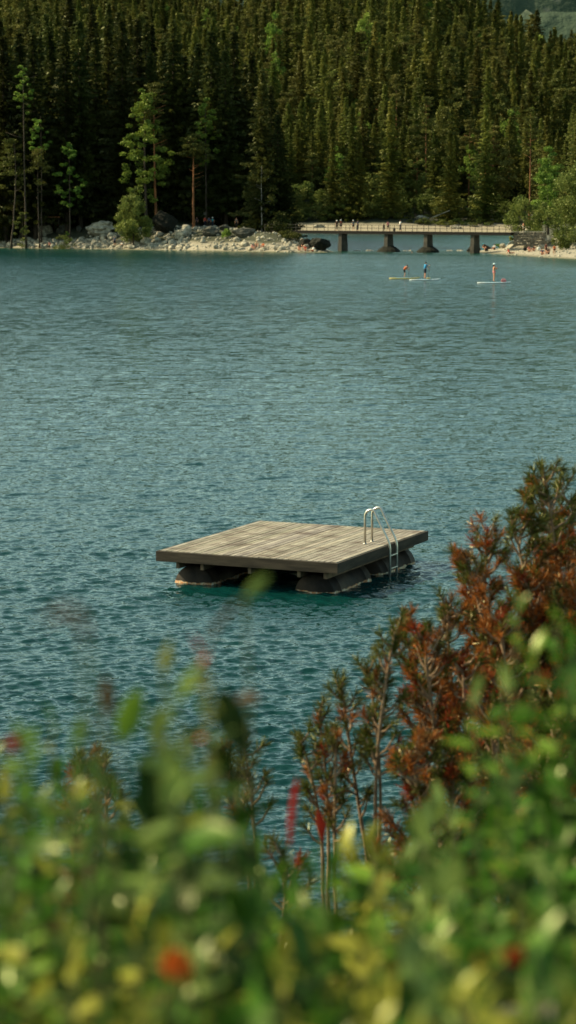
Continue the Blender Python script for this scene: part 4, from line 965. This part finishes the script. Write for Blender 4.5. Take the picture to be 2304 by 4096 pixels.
# the rest of the wood: one mass, instanced on points from the meshes of the trees above
def forest_mass(name, label, pts, sc, var, crowns):
    me = bpy.data.meshes.new(name); me.from_pydata([tuple(p) for p in pts], [], [])
    a = me.attributes.new('s', 'FLOAT', 'POINT'); a.data.foreach_set('value', np.array(sc, dtype=np.float32))
    a = me.attributes.new('var', 'INT', 'POINT'); a.data.foreach_set('value', np.array(var, dtype=np.int32))
    a = me.attributes.new('rz', 'FLOAT', 'POINT'); a.data.foreach_set('value', (np.random.RandomState(3).rand(len(sc))*6.28).astype(np.float32))
    o = ob(name, me); tagp(o, label, 'forest', kind='stuff')
    g = bpy.data.node_groups.new(name, 'GeometryNodeTree'); g.interface.new_socket('Geometry', in_out='INPUT', socket_type='NodeSocketGeometry'); g.interface.new_socket('Geometry', in_out='OUTPUT', socket_type='NodeSocketGeometry')
    N = g.nodes; L = g.links; gi = N.new('NodeGroupInput'); go = N.new('NodeGroupOutput'); j = N.new('GeometryNodeJoinGeometry')
    def attr(n_, ty):
        q = N.new('GeometryNodeInputNamedAttribute'); q.data_type = ty; q.inputs[0].default_value = n_; return [s for s in q.outputs if s.enabled][0]
    s_ = attr('s', 'FLOAT'); v_ = attr('var', 'INT'); r_ = attr('rz', 'FLOAT'); cx = N.new('ShaderNodeCombineXYZ'); L.new(r_, cx.inputs[2])
    for i, co_ in enumerate(crowns):
        oi = N.new('GeometryNodeObjectInfo'); oi.transform_space = 'ORIGINAL'; oi.inputs[0].default_value = co_
        cmp_ = N.new('FunctionNodeCompare'); cmp_.data_type = 'INT'; cmp_.operation = 'EQUAL'; ii = [s for s in cmp_.inputs if s.type == 'INT']; L.new(v_, ii[0]); ii[1].default_value = i
        ip = N.new('GeometryNodeInstanceOnPoints'); L.new(gi.outputs[0], ip.inputs['Points']); L.new(cmp_.outputs[0], ip.inputs['Selection']); L.new(oi.outputs['Geometry'], ip.inputs['Instance']); L.new(cx.outputs[0], ip.inputs['Rotation']); L.new(s_, ip.inputs['Scale']); L.new(ip.outputs[0], j.inputs[0])
    L.new(j.outputs[0], go.inputs[0]); md = o.modifiers.new('wood', 'NODES'); md.node_group = g
    return o
def crown_of(me): 
    for o in bpy.data.objects:
        if o.data == me: return o
crowns = [crown_of(p[0]) for p in sp_hill]+[crown_of(p[0]) for p in fullp]+[crown_of(p[0]) for p in pine_h if crown_of(p[0])]
rs = np.random.RandomState(9); pts, sc, var = [], [], []
cell = set()
for (a, b_) in used: cell.add((int(a/6.0), int(b_/6.0)))
N_ = 90000; DD = 460+rs.rand(N_)**.75*820; AZ = rs.uniform(-.20, .20, N_); XX = AZ*DD; HH = height(XX, DD)
SL_ = sdf(LEFT, XX, DD); sc_n = vnoise(XX, DD, 45, 12)
for x, y, z, sl_, q in zip(XX, DD, HH, SL_, sc_n):
    if y < 705 and x > -6-(y-450)*.0: 
        if y > 600 and x < .125*y*.98: pass
    if z < 2.6 or (sl_ < 3 and y < 620): continue
    if (y < 703 and y > 622 and -.012*y < x < .13*y): continue
    c_ = (int(x/6.0), int(y/6.0))
    if c_ in cell: continue
    cell.add(c_); pts.append((x, y, z-.2)); v = rs.rand()
    var.append(rs.randint(0, 4) if v > .48+.2*q else 4+rs.randint(0, max(1, len(crowns)-4)))
    sc.append(rs.choice([.6, .8, 1.0, 1.15, 1.35])*rs.uniform(.9, 1.1)*(1+.12*q))
print('mass trees', len(pts))
forest_mass('far_forest', 'endless spruce wood covering the hillside above the lake', pts, sc, var, crowns)

# far bluish mountain, with its own wood
xs_ = np.linspace(-1400, 2600, 120); ys_ = np.linspace(3200, 4600, 50); gx, gy = np.meshgrid(xs_, ys_)
gz = 20+(gy-3200)*.40*(1+.25*vnoise(gx, gy, 500, 31))+vnoise(gx, gy, 120, 32)*18+vnoise(gx, gy, 45, 33)*7
idx = np.arange(gx.size).reshape(gx.shape); Q = np.stack([idx[:-1, :-1], idx[:-1, 1:], idx[1:, 1:], idx[1:, :-1]], -1).reshape(-1, 4)
m, nt, b = newmat('mountain'); nt.links.new(ramp(nt, noise(nt, .006, 7, 'World', .65), [(.42, (.025, .045, .03)), (.60, (.05, .07, .045)), (.70, (.15, .15, .125))]), b.inputs['Base Color']); b.inputs['Roughness'].default_value = .95; b.inputs['Specular IOR Level'].default_value = .1
bump(nt, b, noise(nt, .03, 6, 'World'), .9, 18)
o = ob('mountain', mesh_np('mountain', np.stack([gx, gy, gz], -1).reshape(-1, 3), Q, m, True)); o['kind'] = 'structure'

# ------------------------------------------------------------------ near bank: mountain pines
M['needles'] = foliage('needle_tufts', None, None, attr='tint', transl=.25)
M['leaf'] = foliage('shrub_leaves', None, None, attr='tint', transl=.30)
M['twig'] = simple('pine_twig', (.30, .20, .12), (.12, .075, .045), 14, .85, bs=.2, bd=.003)
M['greenstem'] = simple('green_stem', (.07, .10, .025), (.06, .05, .02), 20, .7, bs=.1, bd=.002)
def tufts(r, cs, ds, cols, nn=46, ln=.042):
    n = len(cs); c = np.repeat(np.array(cs), nn, 0); d = np.repeat(np.array(ds), nn, 0); col = np.repeat(np.array(cols), nn, 0)
    k = r.rand(n*nn, 1)
    w_ = rvec(r, n*nn); w_ -= d*(w_*d).sum(1)[:, None]; w_ /= np.linalg.norm(w_, axis=1)[:, None]
    st = c+d*(k-.75)*.045
    dr = d*(.35+.75*k)+w_*(1.0-.45*k); dr /= np.linalg.norm(dr, axis=1)[:, None]
    L = ln*r.uniform(.7, 1.15, (n*nn, 1)); s_ = np.cross(dr, rvec(r, n*nn)); s_ /= np.linalg.norm(s_, axis=1)[:, None]; s_ *= .0019
    V = np.stack([st-s_, st+s_, st+dr*L+s_*.5, st+dr*L-s_*.5], 1).reshape(-1, 3)
    col = col*r.uniform(.7, 1.3, (n*nn, 1)); return V, np.repeat(col, 4, 0)
PG, PG2, PR, PO, PB = (.060, .072, .014), (.10, .098, .022), (.20, .030, .012), (.25, .080, .018), (.11, .052, .020)
def mtn_pine(label, stems, seed, group=None):
    r = np.random.RandomState(seed); rp = random.Random(seed)
    b0 = stems[0]; base0 = PD(b0[0], b0[1], b0[4]); base0.z = min(base0.z, hz(base0.x, base0.y))
    t = thing('mountain_pine', label, 'pine shrub', (base0.x, base0.y, hz(base0.x, base0.y)-.02), 0, group); O = Vector(t.location)
    for (Xb, Yb, Xt, Yt, D, spread, redf, bare) in stems:
        p0 = PD(Xb, Yb, D)-O; p1 = PD(Xt, Yt, D+rp.uniform(-.2, .2))-O
        g0 = Vector((p0.x*.8, p0.y*.8, 0)) if p0.z > .1 else None
        mid = p0.lerp(p1, .5)+Vector((rp.uniform(-1, 1), rp.uniform(-1, 1), -.2))*.1*(p1-p0).length
        path = [(p0*(1-q)**2+mid*2*q*(1-q)+p1*q*q) for q in np.linspace(0, 1, 12)]
        if g0: path = [g0, g0.lerp(path[0], .5)+Vector((.02, 0, 0))]+path
        nn_ = len(path); mb = MB(); mb.tube(path, [.004+.014*(1-i/nn_)*min(1.3, spread/.25) for i in range(nn_)], 7)
        st = mb.obj('stem', M['twig'], t, True)
        cs, ds, cols = [], [], []; mbt = MB()
        def colr(q, inner):
            v = rp.random()
            rd = redf(q) if callable(redf) else redf
            if v < rd*.84: return [PR, PO, PO, PO, PB][rp.randrange(5)]
            return PG if rp.random() < .6 else (PG2 if not inner else PB)
        L = (p1-p0).length; dn = 1.45 if seed in (1, 8) else 1.2 if seed in (2, 3) else .7; nb = max(5, int(L/.028*dn))
        for i in range(nb):
            q = bare+(1-bare)*(i+rp.random())/nb
            f = q*11; a_ = path[-12:][int(f)] if f < 11 else p1; b_ = path[-12:][min(11, int(f)+1)]; s0 = a_.lerp(b_, f-int(f))
            az = rp.uniform(0, 6.283); el = rp.uniform(.35, .95); ln_ = spread*(1.12-q)**.55*rp.uniform(.42, 1.0)+.03
            dr = Vector((math.cos(az)*math.cos(el), math.sin(az)*math.cos(el), math.sin(el)))
            e = s0+dr*ln_+Vector((0, 0, ln_*.25)); m_ = s0+dr*ln_*.5-Vector((0, 0, ln_*.05))
            mbt.tube([s0, m_, e], [.0065*min(1.4, .5+ln_*3), .005, .003], 5, False)
            nt_ = max(1, int(ln_*.62/.036))
            c_ = colr(q, False)
            for k in range(nt_):
                w = 1-k*.036/ln_; pos_ = s0+(m_-s0)*(w*2) if w < .5 else m_+(e-m_)*(w*2-1)
                td = ((e-m_).normalized() if w > .5 else dr)
                cs.append(pos_); ds.append(td); cols.append(c_ if rp.random() < .7 else colr(q, k > 1))
            for k in range(int(ln_/.085*(1 if dn > .7 else .6))):
                w = rp.uniform(.25, .9); o_ = s0.lerp(e, w); a2 = az+rp.uniform(-1.2, 1.2); d2 = Vector((math.cos(a2)*.75, math.sin(a2)*.75, rp.uniform(.3, .9))).normalized(); l2 = ln_*rp.uniform(.2, .45)+.02
                e2 = o_+d2*l2; mbt.tube([o_, e2], [.0035, .0025], 4, False)
                for z_ in range(max(1, int(l2*.6/.036))): cs.append(e2-d2*.036*z_); ds.append(d2); cols.append(colr(q, z_ > 0))
        for z_ in range(3): cs.append(p1-Vector((0, 0, .03*z_))); ds.append(Vector((0, 0, 1))); cols.append(colr(1, False))
        tw = mbt.obj('twigs', M['twig'], st, True)
        V, col = tufts(r, [tuple(c) for c in cs], [tuple(d) for d in ds], cols)
        me = mesh_np('needles', V, np.arange(len(V)).reshape(-1, 4), M['needles'], False, {'tint': ('POINT', col)}); ob('needles', me, st)
topgreen = lambda q: .95 if q < .72 else (.95-.9*min(1, (q-.72)/.12))
mtn_pine('tallest mountain pine at the right edge, green on top and rusty red below', [
    (2210, 3500, 2185, 1925, 10.6, .33, lambda q: .85 if q < .84 else .03, .15),
    (2160, 3480, 2050, 2070, 10.4, .23, lambda q: .85 if q < .86 else .25, .2),
    (2260, 3480, 2290, 2010, 10.9, .26, lambda q: .75 if q < .8 else .1, .2),
    (2090, 3450, 1950, 2130, 10.2, .17, .75, .3),
    (2250, 3450, 2400, 2200, 10.0, .28, .7, .2),
    (2160, 3450, 2110, 2330, 10.0, .2, .85, .3), (2240, 3450, 2215, 2420, 10.1, .22, .8, .3), (2080, 3450, 2020, 2560, 9.9, .2, .85, .3)], 1)
mtn_pine('rust red mountain pine leaning left in front of the tallest one', [
    (2040, 3450, 1860, 2230, 9.8, .17, .7, .35),
    (1990, 3450, 1790, 2420, 9.7, .15, .7, .4),
    (2060, 3420, 2000, 2480, 9.6, .17, .85, .3)], 2)
mtn_pine('bright red-orange mountain pine in the middle of the right group', [
    (1800, 3480, 1690, 2540, 9.3, .17, .7, .35),
    (1830, 3480, 1850, 2660, 9.2, .17, .9, .3),
    (1780, 3480, 1620, 2500, 9.4, .11, .6, .45)], 3)
mtn_pine('forked mountain pine with pale stems and olive tufts, left of the rusty ones', [
    (1520, 3560, 1580, 2530, 9.0, .11, .25, .45),
    (1500, 3560, 1470, 2670, 9.1, .09, .15, .5),
    (1490, 3560, 1365, 2740, 9.1, .11, .15, .35)], 4)
mtn_pine('spindly mountain pine with few olive tufts below the raft', [
    (1310, 3560, 1275, 2850, 9.0, .08, .25, .3),
    (1290, 3560, 1205, 2965, 9.1, .08, .3, .3),
    (1340, 3560, 1345, 2950, 8.9, .08, .4, .3)], 5)
mtn_pine('small mountain pine with bare stem right of the tall leafy shoot', [
    (1015, 3640, 975, 2970, 8.6, .11, .25, .5), (1000, 3640, 880, 3010, 8.7, .08, .25, .5)], 6)
mtn_pine('pair of little mountain pine tops at the left behind the leaves', [
    (370, 3640, 325, 3040, 8.2, .09, .3, .5), (380, 3640, 415, 3050, 8.3, .09, .35, .5)], 7)
mtn_pine('tangled brown mountain pine low at the right behind leaves', [
    (1700, 3750, 1640, 3000, 8.4, .2, .6, .1), (2000, 3750, 1960, 2850, 8.6, .24, .6, .1), (2200, 3700, 2240, 2800, 8.5, .24, .6, .1), (1850, 3750, 1800, 3050, 8.3, .2, .6, .1)], 8)
mtn_pine('low brown mountain pine among leaves at lower left', [
    (300, 3800, 300, 3250, 7.4, .12, .5, .2), (1120, 3800, 1130, 3420, 7.6, .12, .5, .2), (1450, 3850, 1480, 3420, 7.6, .14, .5, .2)], 9)

# ------------------------------------------------------------------ near bank: broadleaf shrubs close to the lens
GRN, MID, LIME, YEL, PALE, DRK, RED_, ORG, BRN, PNK = (.026, .070, .007), (.046, .118, .014), (.12, .21, .022), (.24, .24, .036), (.15, .215, .055), (.008, .026, .006), (.42, .025, .02), (.60, .09, .008), (.12, .065, .025), (.28, .15, .09)
def leaf_batch(r, bases, dirs, lens, cols, ratio=.22, curl=.4):
    n = len(bases); b = np.array(bases); d = np.array(dirs); d /= np.linalg.norm(d, axis=1)[:, None]; L = np.array(lens)[:, None]
    up = np.tile([0, 0, 1.], (n, 1))+r.normal(0, .45, (n, 3)); s = np.cross(d, up); s /= np.linalg.norm(s, axis=1)[:, None]; nrm = np.cross(s, d)
    ts_ = np.array([0, .15, .35, .6, .82, 1.0]); ws = np.array([.06, .62, 1.0, .85, .42, .03]); V = []
    for t_, w in zip(ts_, ws):
        c = b+d*L*t_-nrm*L*curl*t_**2*.6
        for q, up_ in ((-1, .22), (0, 0), (1, .22)): V.append(c+s*L*ratio*w*q+nrm*L*ratio*w*up_)
    V = np.stack(V, 1)  # n,18,3
    f = np.array([(i*3+j, i*3+j+1, (i+1)*3+j+1, (i+1)*3+j) for i in range(5) for j in range(2)])
    Fc = (np.arange(n)[:, None, None]*18+f[None]).reshape(-1, 4)
    col = np.repeat(np.array(cols)*r.uniform(.8, 1.2, (n, 1)), 18, 0); return V.reshape(-1, 3), Fc, col
def shrub(label, cat, stems, seed, name='leafy_shrub'):
    r = np.random.RandomState(seed); rp = random.Random(seed)
    s0 = stems[len(stems)//2]; q = PD(s0[0], s0[1], s0[2]); bx, by = q.x, q.y
    t = thing(name, label, cat, (bx, by, hz(bx, by)-.03)); O = Vector(t.location)
    for (X, Y, D, pal, nl, ll) in stems:
        tip = PD(X, Y, D)-O; root = Vector((tip.x*.55+rp.uniform(-.08, .08), tip.y*.55+rp.uniform(-.1, .1), 0))
        mid = root.lerp(tip, .55)+Vector((rp.uniform(-.05, .05), rp.uniform(-.05, .05), .08))
        path = [(root*(1-k)**2+mid*2*k*(1-k)+tip*k*k) for k in np.linspace(0, 1, 10)]
        mb = MB(); mb.tube(path, [.0028-.0018*i/9 for i in range(10)], 6); st = mb.obj('stem', M['greenstem'], t, True)
        bs, ds, ls, cs = [], [], [], []; az = rp.uniform(0, 6.28); Ls = (tip-root).length; use = min(1, nl*.017/Ls)
        for i in range(nl):
            k = 1-use*i/nl; f = k*9; p = path[int(f)].lerp(path[min(9, int(f)+1)], f-int(f)); az += 2.4+rp.uniform(-.4, .4); el = rp.uniform(-.1, .8)
            if i < 2: el = 1.2
            bs.append(tuple(p)); ds.append((math.cos(az)*math.cos(el), math.sin(az)*math.cos(el), math.sin(el))); ls.append(ll*rp.uniform(.6, 1.15)*(.7 if i < 3 else 1)); 
            c = pal[rp.randrange(len(pal))] if i > 1 else pal[0]; cs.append(c)
        V, Fc, col = leaf_batch(r, bs, ds, ls, cs); me = mesh_np('leaves', V, Fc, M['leaf'], True, {'tint': ('POINT', col)}); ob('leaves', me, st)
    return t
def blade(label, pts, D, w, col, name='leaf_shoot', cat='shoot'):
    """one long leaf: photo points along it, at distance D, on a stalk that grows from the ground"""
    P_ = [PD(x, y, D) for x, y in pts]; g = Vector((P_[0].x, P_[0].y, hz(P_[0].x, P_[0].y)-.02)); t = thing(name, label, cat, g)
    mb = MB(); mb.tube([Vector((0, 0, 0)), (P_[0]-g)*.5+Vector((.02, .02, 0)), P_[0]-g], [.0018, .0014, .0009], 6); mb.obj('stalk', M['greenstem'], t, True)
    n = len(P_); V = []; 
    for i, p in enumerate(P_):
        d = (P_[min(n-1, i+1)]-P_[max(0, i-1)]).normalized(); s = d.cross(Vector((0, 1, .25))).normalized(); tt = i/(n-1); ww = w*(math.sin(math.pi*min(.98, .08+.92*tt))**.7)
        for q in (-1, 0, 1): V.append(p-g+s*ww*q/2+Vector((0, .004 if q == 0 else 0, 0)))
    Fc = [(i*3+j, i*3+j+1, (i+1)*3+j+1, (i+1)*3+j) for i in range(n-1) for j in range(2)]
    me = mesh_np('leaf', V, Fc, M['leaf'], True, {'tint': ('POINT', np.tile(col, (len(V), 1)))}); ob('leaf', me, t)
blade('pale green leaf tip reaching up in front of the raft pontoons', [(985, 2385), (1010, 2360), (1045, 2325), (1080, 2300)], 1.75, .010, PALE)
blade('faint brown curling tendril over the water at the left', [(345, 2560), (335, 2480), (290, 2440), (225, 2455), (160, 2500)], 1.05, .005, PNK)
blade('small olive leaf standing alone over the water left of the red leaf', [(655, 2690), (665, 2640), (680, 2560)], 1.8, .012, YEL)
blade('bright lime leaf pointing up at the centre left', [(490, 2960), (510, 2890), (535, 2820), (560, 2750)], 1.9, .022, LIME)
blade('narrow brownish leaf over the water at the left', [(440, 2860), (430, 2790), (425, 2700)], 1.8, .014, BRN)
blade('faint red leaf right of the centre shoot', [(950, 2800), (1000, 2790), (1045, 2795)], 1.8, .012, PNK)
blade('round red leaf at the left frame edge', [(25, 2960), (50, 2980), (75, 2985)], 1.8, .018, RED_)
blade('dark broad leaf hanging right of the centre shoot', [(890, 2760), (910, 2850), (960, 2950), (990, 3020)], 1.8, .028, DRK)
blade('slim red leaf standing upright in the middle', [(1160, 3380), (1165, 3280), (1180, 3170), (1190, 3110)], 3.0, .010, RED_)
blade('crimson leaf hanging beside the slim upright red one', [(1270, 3240), (1285, 3300), (1290, 3370)], 6.0, .028, (.28, .02, .012))
blade('vivid orange leaf glowing low in the left foreground', [(700, 3800), (705, 3850), (715, 3890), (720, 3930)], 1.5, .022, ORG)
blade('dull orange leaf low in the right foreground', [(1940, 3790), (1945, 3830), (1950, 3870)], 1.6, .022, (.45, .16, .04))
blade('brick red leaf low in the right foreground', [(2020, 3800), (2060, 3830), (2090, 3850)], 1.6, .018, (.40, .04, .01))
blade('thin brown stalk arching over the dark water in front of the raft', [(830, 2580), (870, 2500), (940, 2420), (990, 2380)], 1.6, .004, BRN)
blade('long pale broad leaf rising in the centre of the leafy shoot', [(690, 3330), (670, 3200), (670, 3080), (690, 2950)], 1.7, .022, PALE)
blade('dark broad leaf beside the long pale one', [(600, 3330), (590, 3200), (585, 3080), (600, 2990)], 1.7, .020, DRK)
shrub('tall leafy shoot with red tip in the centre left foreground', 'shrub', [(795, 2600, 1.75, [RED_, RED_, YEL, YEL], 8, .024), (820, 2720, 1.75, [YEL, YEL, PALE, LIME], 12, .034), (720, 2800, 1.7, [PALE, GRN, DRK, PALE], 22, .046), (640, 2930, 1.75, [PALE, DRK, GRN, GRN], 20, .050), (760, 2980, 1.65, [DRK, GRN, PALE, MID], 20, .050), (580, 3080, 1.8, [MID, DRK, GRN, PALE], 20, .05), (880, 3050, 1.8, [DRK, GRN, DRK, GRN], 18, .052), (700, 3150, 1.6, [PALE, MID, DRK, GRN], 20, .05), (930, 3180, 1.8, [DRK, MID, GRN], 18, .05)], 20)
shrub('leafy shrub with lime tips at the left frame edge', 'shrub', [(210, 2880, 2.0, [LIME, YEL, GRN, MID], 14, .034), (130, 3050, 1.9, [LIME, MID, GRN], 16, .04), (20, 3150, 2.1, [YEL, MID, GRN], 18, .045), (270, 3150, 2.2, [MID, BRN, GRN], 16, .04), (300, 2980, 1.8, [LIME, YEL, MID, BRN], 14, .036), (420, 2760, 1.8, [BRN, YEL, BRN], 6, .022), (90, 2960, 1.8, [LIME, MID, GRN], 16, .04), (400, 3120, 1.9, [MID, GRN, LIME], 16, .04)], 21)
shrub('bright green leafy shrub in front of the tall pine at the right', 'shrub', [(2070, 2400, 2.5, [MID, GRN, LIME], 8, .03), (2230, 2490, 2.3, [LIME, MID, MID], 14, .045), (2140, 2620, 2.2, [LIME, MID, GRN], 16, .045), (2030, 2720, 2.2, [PALE, LIME, MID], 14, .045), (2280, 2620, 2.2, [MID, MID, DRK], 22, .05), (1900, 2780, 2.3, [PALE, MID, LIME], 12, .04), (2300, 2850, 2.2, [MID, GRN, DRK], 20, .05)], 22)
env = np.array([(-250, 3000), (0, 3020), (200, 3050), (420, 3150), (560, 3120), (700, 3050), (850, 3150), (960, 3300), (1100, 3430), (1300, 3460), (1500, 3330), (1650, 3240), (1800, 3170), (1950, 3120), (2100, 3060), (2304, 3010), (2600, 2950)])
zones = [('dark green leafy shrub in the lower left corner', -220, 180, [GRN, DRK, MID, GRN]), ('leafy shrub with pale leaves at the lower left', 180, 420, [MID, PALE, GRN, BRN]), ('leafy shrub left of the vivid orange leaf', 420, 660, [GRN, MID, PALE, YEL]),
         ('leafy shrub with dull green leaves around the orange leaf', 660, 900, [GRN, MID, MID, PALE]), ('dense green shrub left of the bottom middle', 900, 1130, [MID, GRN, LIME, GRN]), ('bushy shrub at the bottom middle', 1130, 1360, [MID, GRN, LIME, MID]),
         ('shrub with yellow-green leaves right of the bottom middle', 1360, 1600, [YEL, MID, GRN, LIME]), ('shrub with blue-green leaves in the right foreground', 1600, 1830, [PALE, MID, GRN, MID]), ('shrub around the dull orange leaf at lower right', 1830, 2060, [MID, YEL, GRN, DRK]),
         ('tall dark green shrub in the lower right corner', 2060, 2330, [MID, GRN, PALE, DRK]), ('shrub cut by the right frame edge', 2330, 2560, [GRN, MID, GRN])]
rp = random.Random(42)
for zi, (lb, x0, x1, pal) in enumerate(zones):
    st = []
    for i in range(26):
        X = rp.uniform(x0, x1); e = float(np.interp(X, env[:, 0], env[:, 1])); k = (i/26)
        Y = e+k**1.2*(4250-e)*.92+rp.uniform(-30, 80); D = 2.7-1.25*k+rp.uniform(-.3, .25)
        bright = Y > 3650 and rp.random() < .34
        st.append((X, Y, max(1.3, D), [YEL, LIME, YEL, PALE] if bright else pal, 34, rp.uniform(.036, .068)*(1 if not bright else .75)))
    shrub(lb, 'shrub', st, 50+zi)
# undergrowth mass and a pale stone
r = np.random.RandomState(8); n = 14000; yy = r.uniform(.9, 11, n); xx = r.uniform(-1, 1, n)*(1.2+yy*.30); zz_ = height(xx, yy)
bs = np.c_[xx, yy, zz_+r.rand(n)**1.5*.42*np.clip(1.6-yy/9, .3, 1)]; ds = rvec(r, n); ds[:, 2] = abs(ds[:, 2])+.2
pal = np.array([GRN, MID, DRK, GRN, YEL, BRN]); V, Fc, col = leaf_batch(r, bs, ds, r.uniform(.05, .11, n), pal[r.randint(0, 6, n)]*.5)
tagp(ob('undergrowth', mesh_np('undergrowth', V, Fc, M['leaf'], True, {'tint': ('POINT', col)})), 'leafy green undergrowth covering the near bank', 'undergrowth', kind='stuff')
for X, w, lb, sd in ((2150, .22, 'pale stone lying at the bottom right under the shrubs', 81),):
    p = PD(X, 4110, 1.9); o = ob('rock', rock_mesh(sd, M['rock'])); o.scale = (w*.8, w*.6, .09); o.location = (p.x, p.y, p.z-.06); tagp(o, lb, 'rock')
